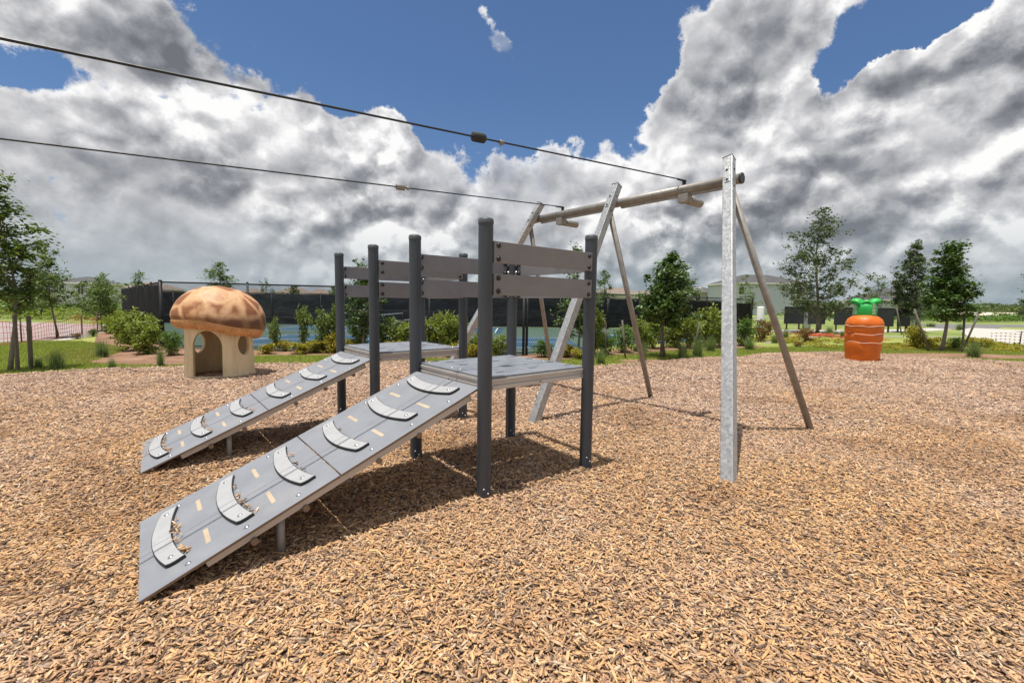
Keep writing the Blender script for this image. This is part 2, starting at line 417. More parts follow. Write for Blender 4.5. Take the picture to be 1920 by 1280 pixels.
# ------------------------------------------------------------------ mesh helpers
class MB:
    def __init__(self): self.v = []; self.f = []; self.m = []; self.s = []
    def add(self, verts, faces, mi=0, smooth=False):
        o = len(self.v)
        self.v += [tuple(p) for p in verts]
        for f in faces:
            self.f.append([i + o for i in f]); self.m.append(mi); self.s.append(smooth)
        return self
    def box(self, c, s, rot=None, mi=0, bev=0.0):
        hx, hy, hz = s[0] / 2, s[1] / 2, s[2] / 2
        rm = rot if rot is not None else Matrix.Identity(3)
        c = Vector(c)
        if bev <= 0:
            vs = [Vector((x, y, z)) for z in (-hz, hz) for y in (-hy, hy) for x in (-hx, hx)]
            fs = [(0, 2, 3, 1), (4, 5, 7, 6), (0, 1, 5, 4), (2, 6, 7, 3), (0, 4, 6, 2), (1, 3, 7, 5)]
            return self.add([c + rm @ v for v in vs], fs, mi)
        bm = bmesh.new()
        bmesh.ops.create_cube(bm, size=1)
        for v in bm.verts: v.co = Vector((v.co.x * s[0], v.co.y * s[1], v.co.z * s[2]))
        bmesh.ops.bevel(bm, geom=list(bm.edges), offset=bev, segments=2, affect='EDGES', profile=0.5)
        bm.verts.index_update()
        self.add([c + rm @ v.co for v in bm.verts], [[v.index for v in f.verts] for f in bm.faces], mi)
        bm.free()
        return self
    def tube(self, pts, r, n=10, mi=0, caps=True, smooth=True):
        pts = [Vector(p) for p in pts]
        rs = r if isinstance(r, (list, tuple)) else [r] * len(pts)
        o = len(self.v)
        up = None
        for i, p in enumerate(pts):
            d = (pts[min(i + 1, len(pts) - 1)] - pts[max(i - 1, 0)]).normalized()
            if up is None:
                up = Vector((0, 0, 1)) if abs(d.z) < 0.9 else Vector((1, 0, 0))
            a = d.cross(up).normalized(); b = a.cross(d).normalized(); up = b
            for k in range(n):
                t = 2 * math.pi * k / n
                self.v.append(tuple(p + (a * math.cos(t) + b * math.sin(t)) * rs[i]))
        for i in range(len(pts) - 1):
            for k in range(n):
                k2 = (k + 1) % n
                self.f.append([o + i * n + k, o + i * n + k2, o + (i + 1) * n + k2, o + (i + 1) * n + k]); self.m.append(mi); self.s.append(smooth)
        if caps:
            self.f.append([o + k for k in range(n)][::-1]); self.m.append(mi); self.s.append(False)
            e = o + (len(pts) - 1) * n
            self.f.append([e + k for k in range(n)]); self.m.append(mi); self.s.append(False)
        return self
    def lathe(self, prof, n=32, c=(0, 0, 0), rot=None, mi=0, smooth=True):
        rm = rot if rot is not None else Matrix.Identity(3)
        c = Vector(c); o = len(self.v)
        for r, z in prof:
            for k in range(n):
                t = 2 * math.pi * k / n
                self.v.append(tuple(c + rm @ Vector((r * math.cos(t), r * math.sin(t), z))))
        for i in range(len(prof) - 1):
            for k in range(n):
                k2 = (k + 1) % n
                self.f.append([o + i * n + k, o + i * n + k2, o + (i + 1) * n + k2, o + (i + 1) * n + k]); self.m.append(mi); self.s.append(smooth)
        return self
    def prism(self, outline, z0, z1, mi=0, side_mi=None, xf=None):
        """outline: list of (x,y), extruded from z0 to z1"""
        n = len(outline)
        vs = [Vector((x, y, z0)) for x, y in outline] + [Vector((x, y, z1)) for x, y in outline]
        if xf is not None: vs = [xf @ v for v in vs]
        o = len(self.v)
        self.v += [tuple(v) for v in vs]
        self.f.append([o + i for i in range(n)][::-1]); self.m.append(side_mi if side_mi is not None else mi); self.s.append(False)
        self.f.append([o + n + i for i in range(n)]); self.m.append(mi); self.s.append(False)
        for i in range(n):
            j = (i + 1) % n
            self.f.append([o + i, o + j, o + n + j, o + n + i]); self.m.append(side_mi if side_mi is not None else mi); self.s.append(False)
        return self
    def mesh(self, name, mats):
        me = bpy.data.meshes.new(name)
        me.from_pydata(self.v, [], self.f)
        mats = mats if isinstance(mats, (list, tuple)) else [mats]
        for m in mats: me.materials.append(m)
        me.polygons.foreach_set('material_index', self.m)
        me.polygons.foreach_set('use_smooth', self.s)
        me.update()
        return me
    def build(self, name, mats, parent=None):
        o = bpy.data.objects.new(name, self.mesh(name, mats))
        COL.objects.link(o)
        if parent is not None: o.parent = parent
        return o


def np_mesh(name, verts, faces, mats, midx=None, smooth=False):
    """verts (n,3), faces (m,k) with one k"""
    me = bpy.data.meshes.new(name)
    n, (m, k) = len(verts), faces.shape
    me.vertices.add(n); me.vertices.foreach_set('co', verts.astype(np.float32).ravel())
    me.loops.add(m * k); me.loops.foreach_set('vertex_index', faces.astype(np.int32).ravel())
    me.polygons.add(m)
    me.polygons.foreach_set('loop_start', np.arange(0, m * k, k, dtype=np.int32))
    me.polygons.foreach_set('loop_total', np.full(m, k, dtype=np.int32))
    for mt in (mats if isinstance(mats, (list, tuple)) else [mats]): me.materials.append(mt)
    if midx is not None: me.polygons.foreach_set('material_index', midx.astype(np.int32))
    if smooth: me.polygons.foreach_set('use_smooth', np.ones(m, dtype=bool))
    me.update(calc_edges=True)
    return me


def link(name, me, parent=None):
    o = bpy.data.objects.new(name, me); COL.objects.link(o)
    if parent is not None: o.parent = parent
    return o


def tag(o, label=None, cat=None, group=None, kind=None):
    if label: o['label'] = label
    if cat: o['category'] = cat
    if group: o['group'] = group
    if kind: o['kind'] = kind
    return o


def thing(name, label, cat, loc=(0, 0, 0), rz=0.0, group=None):
    o = bpy.data.objects.new(name, None)
    o.empty_display_size = 0.1
    COL.objects.link(o); o.location = loc; o.rotation_euler = (0, 0, rz)
    return tag(o, label, cat, group)


def copy_tree(o, parent=None):
    c = o.copy(); COL.objects.link(c)
    if parent is not None: c.parent = parent
    for ch in list(o.children): copy_tree(ch, c)
    return c


def sheet(name, poly, z, mat, kind='structure'):
    o = MB().add([(x, y, z) for x, y in poly], [list(range(len(poly)))]).build(name, mat)
    return tag(o, kind=kind)


# ------------------------------------------------------------------ ground
BX = np.array([-40, -22, -16, -10.6, -9.79, -8.81, -7.79, -6.42, -5.0, -3.72, -2.64, -1.36, 0.0, 1.24, 2.21, 4.29, 6.31, 7.69, 9.12, 10.79, 11.77, 13.0, 14.08, 15.55, 20, 40])
BY = np.array([-14, 2.0, 5.8, 9.17, 9.68, 10.17, 10.62, 11.13, 11.57, 11.92, 12.1, 12.25, 12.0, 11.50, 11.55, 12.73, 13.83, 14.56, 15.52, 16.0, 15.9, 15.5, 14.67, 13.49, 9.5, -12])


def edge_y(x): return np.interp(x, BX, BY) + 0.10 * np.sin(np.asarray(x) * 2.7) * np.sin(np.asarray(x) * 1.3 + 1)


def relief(x, y): return 0.014 * np.sin(x * 1.9 + 0.7 * y) + 0.012 * np.sin(y * 2.3 - 0.8 * x + 1.0)


ring = [(math.cos(2 * math.pi * k / 64) * 900, math.sin(2 * math.pi * k / 64) * 900, -0.03) for k in range(64)]
tag(MB().add(ring, [list(range(64))]).build('terrain', M['wild']), kind='structure')
sheet('lawn', [(-40, -14), (-33, 8), (-21, 17.0), (-18.4, 18.3), (-13.5, 22), (-9, 21), (0, 20), (13, 29), (20, 27.2), (24, 21.6), (26, 18), (34, 8), (40, -14)], -0.024, M['lawn'])
bpy.context.view_layer.update()
xs = np.linspace(-30, 28, 233)
ts = np.linspace(0, 1, 60)
gv, gf = [], []
for i, x in enumerate(xs):
    y1 = float(edge_y(x)); y0 = min(-8.0, y1 - 1)
    for t in ts:
        y = y0 + (y1 - y0) * t
        gv.append((x, y, float(relief(x, y)) * (1 if t < 0.97 else 0.3) + 0.012))
for i in range(len(xs) - 1):
    for j in range(59):
        a = i * 60 + j
        gf.append((a, a + 60, a + 61, a + 1))
tag(MB().add(gv, gf, 0, True).build('mulch_bed', M['mulch']), kind='structure')

rng = np.random.default_rng(11)


def chip_mesh(n, x, y, z, lmin, lmax, tilt=0.32, wmul=1.0):
    L = rng.uniform(lmin, lmax, n) * rng.choice([0.35, 0.65, 1.0, 1.35], n, p=[0.22, 0.28, 0.38, 0.12])
    Wd = rng.uniform(0.008, 0.019, n) * wmul
    T = rng.uniform(0.003, 0.008, n) * wmul
    base = np.array([[-1, -1, -1], [1, -1, -1], [1, 1, -1], [-1, 1, -1], [-1, -1, 1], [1, -1, 1], [1, 1, 1], [-1, 1, 1]], float)
    P = np.repeat(base[None], n, 0)
    tap0, tap1 = rng.uniform(0.35, 1.0, n), rng.uniform(0.35, 1.0, n)
    sy = np.where(P[:, :, 0] < 0, tap0[:, None], tap1[:, None])
    skew = rng.uniform(-0.25, 0.25, n)[:, None] * P[:, :, 1]
    X = P[:, :, 0] * (L / 2)[:, None] * (1 + skew)
    Y = P[:, :, 1] * (Wd / 2)[:, None] * sy
    Z = P[:, :, 2] * (T / 2)[:, None] * np.where(P[:, :, 0] < 0, tap1[:, None], tap0[:, None])
    a = rng.uniform(-math.pi, math.pi, n)
    pt = rng.normal(0, tilt, n); rl = rng.normal(0, tilt * 1.5, n)
    cr, sr = np.cos(rl)[:, None], np.sin(rl)[:, None]
    Y, Z = Y * cr - Z * sr, Y * sr + Z * cr
    cp, sp_ = np.cos(pt)[:, None], np.sin(pt)[:, None]
    X, Z = X * cp - Z * sp_, X * sp_ + Z * cp
    ca, sa = np.cos(a)[:, None], np.sin(a)[:, None]
    X, Y = X * ca - Y * sa, X * sa + Y * ca
    V = np.stack([X + x[:, None], Y + y[:, None], Z + z[:, None]], -1).reshape(-1, 3)
    q = np.array([[4, 5, 6, 7], [0, 1, 5, 4], [2, 3, 7, 6], [0, 4, 7, 3], [1, 2, 6, 5]])
    F = (q[None] + (np.arange(n) * 8)[:, None, None]).reshape(-1, 4)
    return V, F


Vs, Fs, off = [], [], 0
for y0, y1, dens, l0, l1, wm in ((1.2, 3.2, 4600, 0.026, 0.056, 0.86), (3.2, 5.5, 2700, 0.030, 0.060, 1.0), (5.5, 9.0, 1250, 0.040, 0.072, 1.25), (9.0, 16.4, 480, 0.055, 0.095, 1.65)):
    half = 1.42 * y1 + 1.0
    n = int(dens * 2 * half * (y1 - y0))
    x = rng.uniform(-half, half, n); y = rng.uniform(y0, y1, n)
    ok = (np.abs(x) < 1.42 * y + 1.0) & (y < edge_y(x) + 0.03)
    x, y = x[ok], y[ok]
    z = relief(x, y) + 0.018 + np.abs(rng.normal(0, 0.008, len(x))) * (1 + 0.2 * wm)
    v, f = chip_mesh(len(x), x, y, z, l0, l1, 0.22, wm)
    Vs.append(v); Fs.append(f + off); off += len(v)
tag(link('wood_chips', np_mesh('wood_chips', np.concatenate(Vs), np.concatenate(Fs), M['chip'])), kind='stuff')
del Vs, Fs

# ------------------------------------------------------------------ climbing platforms with ramps (local x runs from the ramp to the far rail, y along the ramp edge)
TH = 0.68759
PU = Vector((math.cos(TH), math.sin(TH), 0)); PV = Vector((-math.sin(TH), math.cos(TH), 0))
PA = Vector((-0.2143, 3.5353, 0))
S1, S2, PH = 1.239, 1.180, 2.25


def dome(mb, c, r, h, rot=None, mi=0, n=14):
    mb.lathe([(r, 0), (r, h * 0.25), (r * 0.86, h * 0.62), (r * 0.55, h * 0.9), (0.001, h)], n, c, rot, mi)


def make_platform():
    root = thing('climbing_platform', '', 'play platform')
    cor = {'A': (0, 0), 'B': (S1, 0), 'C': (0, S2), 'D': (S1, S2)}
    mp = MB()
    mp.lathe([(0.0585, -0.1), (0.0585, PH - 0.02)], 28)
    post_me = mp.mesh('post', M['post'])
    mc = MB()
    mc.lathe([(0.0615, PH - 0.035), (0.0615, PH - 0.008), (0.055, PH + 0.004), (0.03, PH + 0.012), (0.0005, PH + 0.014)], 28)
    cap_me = mc.mesh('post_cap', M['cap'])
    fbs = []
    for a in (-2.2, -0.9, -1.55):
        mf = MB(); d = Vector((math.cos(a), math.sin(a), 0))
        dome(mf, d * 0.057 + Vector((0, 0, 0.07 if a == -1.55 else 0.11)), 0.009, 0.008, d.to_track_quat('Z', 'Y').to_matrix(), 0, 8)
        fbs.append(mf.mesh('bolt', M['bolt']))
    for k, (x, y) in cor.items():
        p = link('post', post_me, root); p.location = (x, y, 0)
        c = link('post_cap', cap_me, p)
        for fb in fbs: link('bolt', fb, p)
    # deck: two sheets, slots, aluminium edge channels
    x0, x1, y0, y1, zt = 0.035, S1 - 0.035, 0.02, S2 - 0.02, 1.005
    ym = (y0 + y1) / 2
    for (a, b) in ((y0, ym - 0.004), (ym + 0.004, y1)):
        d = MB().box(((x0 + x1) / 2, (a + b) / 2, zt - 0.009), (x1 - x0, b - a, 0.018), None, 0, 0.004).build('deck_panel', M['deck'], root)
        for sx in (0.22, 0.58, 0.95):
            for sy in ((0.35,) if sx == 0.58 else (0.28, 0.72)):
                xx, yy = x0 + (x1 - x0) * sx, a + (b - a) * sy
                MB().box((xx, yy, zt - 0.0055), (0.10, 0.026, 0.015), None, 0, 0.006).build('slot', M['dark'], d)  # solid block standing proud; the slot's inner shade is in its dark colour
        for sx in (0.06, 0.94):
            for sy in (0.12, 0.88):
                mbv = MB(); dome(mbv, (x0 + (x1 - x0) * sx, a + (b - a) * sy, zt), 0.012, 0.006)
                mbv.build('bolt', M['bolt'], d)
    for (c, s) in ((((x0 + x1) / 2, y0 + 0.006, 0), (x1 - x0, 0)), (((x0 + x1) / 2, y1 - 0.006, 0), (x1 - x0, 0)), ((x0 + 0.006, (y0 + y1) / 2, 0), (0, y1 - y0 - 0.03)), ((x1 - 0.006, (y0 + y1) / 2, 0), (0, y1 - y0 - 0.03))):
        mb = MB()
        sx, sy = s
        lx, ly = (sx or 0.03), (sy or 0.03)
        nx = 1 if sx else 0
        out = Vector((0, -1 if c[1] < S2 / 2 else 1, 0)) if sx else Vector((-1 if c[0] < S1 / 2 else 1, 0, 0))
        ctr = Vector((c[0], c[1], 0))
        for zz, hh, o_ in ((0.972, 0.026, 0.0), (0.945, 0.026, -0.008), (0.912, 0.036, 0.001)):
            mb.box(ctr + out * o_ + Vector((0, 0, zz)), (lx, ly, hh), None, 0, 0.003)
        fr = mb.build('deck_frame', M['alu'], root)
        rot = out.to_track_quat('Z', 'Y').to_matrix()
        for q in (-0.46, 0, 0.46):
            bb = MB()
            along = Vector((1, 0, 0)) * (lx * q) if sx else Vector((0, 1, 0)) * (ly * q)
            dome(bb, ctr + along + out * 0.0155 + Vector((0, 0, 0.915)), 0.008, 0.005, rot, 0, 8)
            bb.build('bolt', M['bolt_dark'], fr)
    # guard boards on three sides
    def board(p, q, out, z):
        p, q, out = Vector(p), Vector(q), Vector(out)
        d = (q - p).normalized(); L = (q - p).length
        rot = Matrix((d, out.cross(d) * -1 if False else Vector((0, 0, 1)).cross(d), Vector((0, 0, 1)))).transposed()
        c = (p + q) / 2 + out * 0.045 + Vector((0, 0, z))
        b = MB().box(c, (L - 0.085, 0.022, 0.168), rot, 0, 0.003).build('guard_board', M['board'], root)
        for e in (-1, 1):
            for h in (-0.052, 0.052):
                bb = MB()
                cc = c + d * e * (L / 2 - 0.085) + Vector((0, 0, h))
                dome(bb, cc + out * 0.011, 0.021, 0.015, out.to_track_quat('Z', 'Y').to_matrix())
                dome(bb, cc - out * 0.011, 0.023, 0.030, (-out).to_track_quat('Z', 'Y').to_matrix())
                bb.build('bolt', M['bolt_dark'], b)
        for e in (-1, 1):
            for h in (-0.052, 0.052):
                br = MB()
                cc = c + d * e * (L / 2 - 0.062) + Vector((0, 0, h)) - out * 0.028
                br.tube([cc + d * 0.045 * e, cc - d * 0.006 * e], 0.024, 12)
                br.build('clamp', M['bolt'], b)
    for z in (2.0, 1.748):
        board((0, 0, 0), (S1, 0, 0), (0, -1, 0), z)
        board((0, S2, 0), (S1, S2, 0), (0, 1, 0), z)
        board((S1, 0, 0), (S1, S2, 0), (1, 0, 0), z)
    # ramp
    foot, top = Vector((-2.17, 0.0, 0.05)), Vector((-0.015, 0.0, 0.925))
    ax = (top - foot); RL = ax.length; ax.normalize()
    ay = Vector((0.012, 1, 0)).normalized(); ay = (ay - ax * ay.dot(ax)).normalized()
    an = ax.cross(ay)
    rot = Matrix((ax, ay, an)).transposed()
    xf = Matrix.Translation(foot + Vector((0, 0.02, 0))) @ rot.to_4x4()
    W0, W1, split, gy = 0.0, 1.08, 1.12, 0.50
    shift = lambda s: 0.035 * s / RL          # the ramp sits a little off square to the deck
    def P(s, y, n): return xf @ Vector((s, y + shift(s), n))
    for (a, b) in ((-0.0, split - 0.004), (split + 0.004, RL)):
        mb = MB()
        for (ya, yb) in ((W0, gy - 0.003), (gy + 0.003, W1)):
            vs = [P(s, y, n) for n in (-0.018, -0.003, 0.0) for s, y in ((a, ya), (b, ya), (b, yb), (a, yb))]
            # chamfered top edge
            e = 0.003
            vs[8:] = [P(a + e, ya + e, 0), P(b - e, ya + e, 0), P(b - e, yb - e, 0), P(a + e, yb - e, 0)]
            fs = [(3, 2, 1, 0)] + [(i, (i + 1) % 4, 4 + (i + 1) % 4, 4 + i) for i in range(4)] + [(4 + i, 4 + (i + 1) % 4, 8 + (i + 1) % 4, 8 + i) for i in range(4)] + [(8, 9, 10, 11)]
            mb.add(vs, [fs[0]], 1); mb.add(vs, fs[1:5], 1); mb.add(vs, fs[5:], 0)
        mb.add([P(s, y, n) for n in (-0.017, -0.006) for s, y in ((a, gy - 0.003), (b, gy - 0.003), (b, gy + 0.003), (a, gy + 0.003))], [(4, 5, 6, 7)], 2)
        pan = mb.build('ramp_panel', [M['ramp'], M['ramp_edge'], M['dark']], root)
        for gs in ((0.16, 0.535, 0.93) if a < 0.5 else (1.33, 1.75, 2.165)):
            g = MB()
            # crescent: concave side up the ramp
            n = 22; out_, inn = [], []
            for k in range(n + 1):
                t = -1 + 2 * k / n
                y = 0.555 + 0.385 * t
                out_.append((gs - 0.088 + 0.062 * t * t, y)); inn.append((gs + 0.022 + 0.052 * t * t, y * 1.03 - 0.0165))
            # rounded ends
            ol = out_ + [(out_[-1][0] + 0.022, out_[-1][1] + 0.014), (out_[-1][0] + 0.05, out_[-1][1] + 0.018)] + inn[::-1] + [(out_[0][0] + 0.05, out_[0][1] - 0.018), (out_[0][0] + 0.022, out_[0][1] - 0.014)]
            sh = shift(gs)
            ol = [(x, y + sh) for x, y in ol]
            ol = ol[::-1] if False else ol
            ol_ccw = ol[::-1]
            g.prism(ol_ccw, 0.002, 0.0185, 1, 1, xf)
            cx_, cy_ = sum(p[0] for p in ol_ccw) / len(ol_ccw), sum(p[1] for p in ol_ccw) / len(ol_ccw)
            # light top laid 2 mm proud, inset from the edge; split along the panel groove
            ins = lambda pts: pts
            top_o = [(x + (0.006 if i <= n else -0.006) * 0 , y) for i, (x, y) in enumerate(ol)]
            shr = []
            m_ = len(ol)
            for i in range(m_):
                p0, p1, p2 = Vector(ol[i - 1]), Vector(ol[i]), Vector(ol[(i + 1) % m_])
                t_ = (p2 - p0).normalized(); nrm = Vector((t_.y, -t_.x))
                cdir = Vector((gs - 0.032 + 0.06 * (((p1.y - 0.555 - sh) / 0.385) ** 2), 0.555 + sh + (p1.y - 0.555 - sh) * 0.9)) - p1
                if nrm.dot(cdir) < 0: nrm = -nrm
                shr.append(tuple(p1 + nrm * 0.005))
            g.prism(shr[::-1], 0.018, 0.022, 0, 0, xf)
            for e in (-1, 1):
                dome(g, xf @ Vector((gs + 0.006, 0.555 + sh + e * 0.328, 0.022)), 0.0155, 0.008, rot, 2)
            # thin dark line where the two halves meet
            l0 = gs - 0.083; l1 = gs + 0.018
            g.add([xf @ Vector(q) for q in ((l0, gy + sh - 0.0018, 0.0222), (l1, gy + sh - 0.0018, 0.0222), (l1, gy + sh + 0.0018, 0.0222), (l0, gy + sh + 0.0018, 0.0222))], [(0, 1, 2, 3)], 3)
            g.build('foot_grip', [M['grip'], M['grip_edge'], M['bolt'], M['dark']], pan)
        for ss in ((0.349, 0.728) if a < 0.5 else (1.52, 1.935)):
            for yy in (0.275, 0.80):
                MB().box(xf @ Vector((ss, yy + shift(ss), -0.005)), (0.030, 0.20, 0.013), rot, 0, 0.005).build('slot', M['slot'], pan)
        for ss in ((0.235, 0.545, 0.86) if a < 0.5 else (1.385, 1.72, 2.065)):
            for yy in (0.075, 0.985):
                bb = MB(); dome(bb, P(ss, yy, 0.0), 0.0165, 0.009, rot)
                bb.build('bolt', M['bolt'], pan)
    for yy in (0.05, 1.03):
        c = P(RL * 0.545, yy, -0.046)
        fr = MB().box(c, (RL * 0.83, 0.045, 0.052), rot, 0, 0.003).build('ramp_rail', M['alu'], root)
        yh = 0.028 if yy < 0.5 else 1.052
        for ss in (0.545, 0.86, 1.385, 1.72, 2.065):
            MB().tube([P(ss, yh - 0.012, -0.083), P(ss, yh + 0.014, -0.083)], 0.021, 12).build('hanger_bolt', M['ramp_edge'], fr)
    for yy in (0.10, 0.98):
        t_ = P(0.72, yy, -0.07)
        MB().tube([(t_.x, t_.y, -0.05), t_], 0.025, 14).build('ramp_leg', M['galv_dull'], root)
    return root


plat = make_platform()
plat.location = PA; plat.rotation_euler = (0, 0, TH)
tag(plat, 'nearer grey play platform with a six-grip climbing ramp, closest to the camera', 'play platform', 'climbing ramp platforms')
plat2 = copy_tree(plat)
plat2.location = PA + PV * 2.217
tag(plat2, 'farther grey play platform with six-grip ramp, between the near platform and mushroom house', 'play platform', 'climbing ramp platforms')

# chips caught behind the grips of both ramps
def ramp_chips(base):
    xs_, ys_, zs_ = [], [], []
    foot, top = Vector((-2.17, 0.02, 0.05)), Vector((-0.015, 0.02, 0.925))
    ax = (top - foot).normalized(); an = Vector((-ax.z, 0, ax.x))
    for gs, n in ((0.16, 30), (0.535, 22), (0.93, 6), (1.33, 2)):
        for k in range(n):
            t = random.uniform(-1, 0.75)
            s = gs + 0.030 + 0.052 * t * t + abs(random.gauss(0, 0.013))
            q = foot + ax * s + an * random.uniform(0.004, 0.02) + Vector((0, 0.56 + 0.36 * t, 0))
            w = base + PU * q.x + PV * q.y + Vector((0, 0, q.z))
            xs_.append(w.x); ys_.append(w.y); zs_.append(w.z)
    return chip_mesh(len(xs_), np.array(xs_), np.array(ys_), np.array(zs_), 0.022, 0.05, 0.35)


for b_ in (PA, PA + PV * 2.217):
    v, f = ramp_chips(b_)
    tag(link('caught_wood_chips', np_mesh('caught_wood_chips', v, f, M['chip'])), kind='stuff')

# ------------------------------------------------------------------ zip line frame
fN, fM, fF = Vector((1.98, 3.93, 0)), Vector((0.31, 5.96, 0)), Vector((-1.36, 7.99, 0))
tN, tM, tF = Vector((2.65, 5.69, 3.41)), Vector((1.57, 7.0, 3.41)), Vector((0.49, 8.31, 3.41))
bN, bM, bF = Vector((3.98, 5.83, 0)), Vector((2.44, 7.71, 0)), Vector((0.90, 9.59, 0))
zl = thing('zip_line_gantry', 'galvanised steel frame of three slanted legs under a long round top beam, anchoring two cables', 'gantry', (fM.x, fM.y, 0))
Z0 = Vector((fM.x, fM.y, 0))
legdir = (tM - fM).normalized()
bz = 0.27
def on_leg(t, f, drop): return t - (t - f).normalized() * (drop / legdir.z)
beamN = on_leg(tN, fN, bz) + PU * 0.125; beamF = on_leg(tF, fF, bz) + PU * 0.125; beamM = on_leg(tM, fM, bz) + PU * 0.125
bd = (beamF - beamN).normalized()
b0, b1 = beamN - bd * 0.085, beamF + bd * 0.085
beam = MB().tube([b0 - Z0, b1 - Z0], 0.062, 24).build('beam', M['galv_dull'], zl)
for p, s in ((b0, -1), (b1, 1)):
    MB().tube([p - Z0 + bd * s * 0.0, p - Z0 + bd * s * 0.018], 0.066, 24).build('end_cap', M['bolt_dark'], beam)
for a, c in ((beamN + bd * 0.1, beamM - bd * 0.1), (beamM + bd * 0.1, beamF - bd * 0.1)):
    rot = Matrix((bd, Vector((0, 0, 1)).cross(bd), Vector((0, 0, 1)))).transposed()
    st = MB(); st.box((a + c) / 2 - Z0 + Vector((0, 0, -0.072)), ((c - a).length, 0.035, 0.034), rot, 0, 0.003)
    st.build('stiffener', M['galv_dull'], beam)
for f, t in ((fN, tN), (fM, tM), (fF, tF)):
    d = (t - f).normalized()
    sx = (PV - d * PV.dot(d)).normalized(); sy = d.cross(sx)
    rot = Matrix((sx, sy, d)).transposed()
    f2 = f - d * 0.12
    leg = MB().box((f2 + t) / 2 - Z0, (0.115, 0.115, (t - f2).length), rot, 0, 0.008).build('leg', M['galv'], zl)
    lc = MB(); lc.box(t - Z0 + d * 0.003, (0.121, 0.121, 0.006), rot, 0, 0.001); lc.build('leg_cap', M['bolt_dark'], leg)
    # clamp plates on both faces with bolts
    c = on_leg(t, f, bz)
    for s in (-1, 1):
        nrm = sy * s
        MB().box(c - Z0 + nrm * 0.0615, (0.062, 0.008, 0.22), rot, 0, 0.003).build('clamp_plate', M['galv'], leg)
    for s in (-1, 1):
        for h in (-0.075, 0.075):
            bb = MB(); dome(bb, c - Z0 + sy * s * 0.0655 + d * h, 0.014, 0.014, (sy * s).to_track_quat('Z', 'Y').to_matrix(), 0, 8)
            bb.build('bolt', M['bolt_dark'], leg)
    for h in (-0.075, 0.075):
        bb = MB(); dome(bb, c - Z0 + sx * -0.0575 + d * (h * 1.7 - 0.02), 0.012, 0.012, (sx * -1).to_track_quat('Z', 'Y').to_matrix(), 0, 8)
        bb.build('bolt', M['bolt_dark'], leg)
for g, t, f in ((bN, tN, fN), (bM, tM, fM), (bF, tF, fF)):
    c = on_leg(t, f, bz + 0.16) + PU * 0.06
    MB().tube([g - (c - g).normalized() * 0.12 - Z0, c - Z0], 0.042, 18).build('brace', M['galv_dull'], zl)
# two buffer tubes under the beam, and the cable anchors
def beam_at(t): return b0 + (b1 - b0) * t
CAB = [(Vector((2.317, 6.252, 0)), 6.245, 2.853), (Vector((0.859, 8.022, 0)), 6.619, 2.904)]
for p, k, ze in CAB:
    s = (Vector((p.x, p.y, 0)) - Vector((b0.x, b0.y, 0))).dot(Vector((bd.x, bd.y, 0)).normalized()) + 0.10 - 0.2
    q = b0 + bd * s
    bu = MB().tube([q - Z0 + PU * 0.02 + Vector((0, 0, -0.135)), q - Z0 + PU * 0.36 + Vector((0, 0, -0.135))], 0.055, 20).build('buffer_tube', M['galv_dull'], zl)
    bk = MB(); rot = Matrix((PU, PV, Vector((0, 0, 1)))).transposed()
    bk.box(q - Z0 - PU * 0.035 + Vector((0, 0, -0.125)), (0.11, 0.14, 0.11), rot, 0, 0.004)
    bk.build('bracket', M['galv_dull'], bu)

for i, (p, k, ze) in enumerate(CAB):
    zs = 3.304
    start = Vector((p.x, p.y, zs - 0.02))
    lab = ('upper dark zip line cable with a large black stopper, crossing above the nearer platform', 'lower dark zip line cable with a small pale stopper, running above the farther platform')[i]
    cb = thing('zip_line_cable', lab, 'cable', start, 0, 'zip line cables')
    pts = []
    sl = (zs - ze) / k
    for j in range(41):
        q = 22.0 * j / 40
        z = -sl * q + (0 if q < 9 else 0.0045 * (q - 9) ** 2) + 0.02
        pts.append(-PU * q + Vector((0, 0, z)))
    MB().tube(pts, 0.0085, 8).build('wire_rope', M['cable'], cb)
    e = MB(); rot = Matrix((PU, PV, Vector((0, 0, 1)))).transposed()
    e.tube([PU * 0.03 + Vector((0, 0, 0.012)), -PU * 0.16 + Vector((0, 0, 0.005))], 0.013, 10)
    e.box(Vector((0.0, 0, -0.03)), (0.02, 0.05, 0.1), rot, 0, 0.002)
    e.build('anchor', M['cable'], cb)
    ks = (3.41, 3.156) if i == 0 else (3.06, 2.95)
    def at(q): return -PU * q + Vector((0, 0, -sl * q + 0.02))
    r_ = 0.042 if i == 0 else 0.040
    ln = 0.06 if i == 0 else 0.055
    dd = (at(1) - at(0)).normalized()
    sp = MB(); c = at(ks[0])
    sp.lathe([(0.008, -ln), (r_ * 0.92, -ln), (r_, -ln + 0.008), (r_, ln - 0.008), (r_ * 0.92, ln), (0.008, ln)], 20, c, dd.to_track_quat('Z', 'Y').to_matrix())
    sp.build('stopper', M['rubber'] if i == 0 else M['galv_dull'], cb)
    kc = MB(); c = at(ks[1])
    kc.tube([c - dd * 0.025, c + dd * 0.025], 0.018, 10); kc.box(c + Vector((0, 0, -0.012)), (0.03, 0.03, 0.03), dd.to_track_quat('X', 'Z').to_matrix(), 0, 0.004)
    kc.build('cable_clamp', M['galv_dull'], cb)

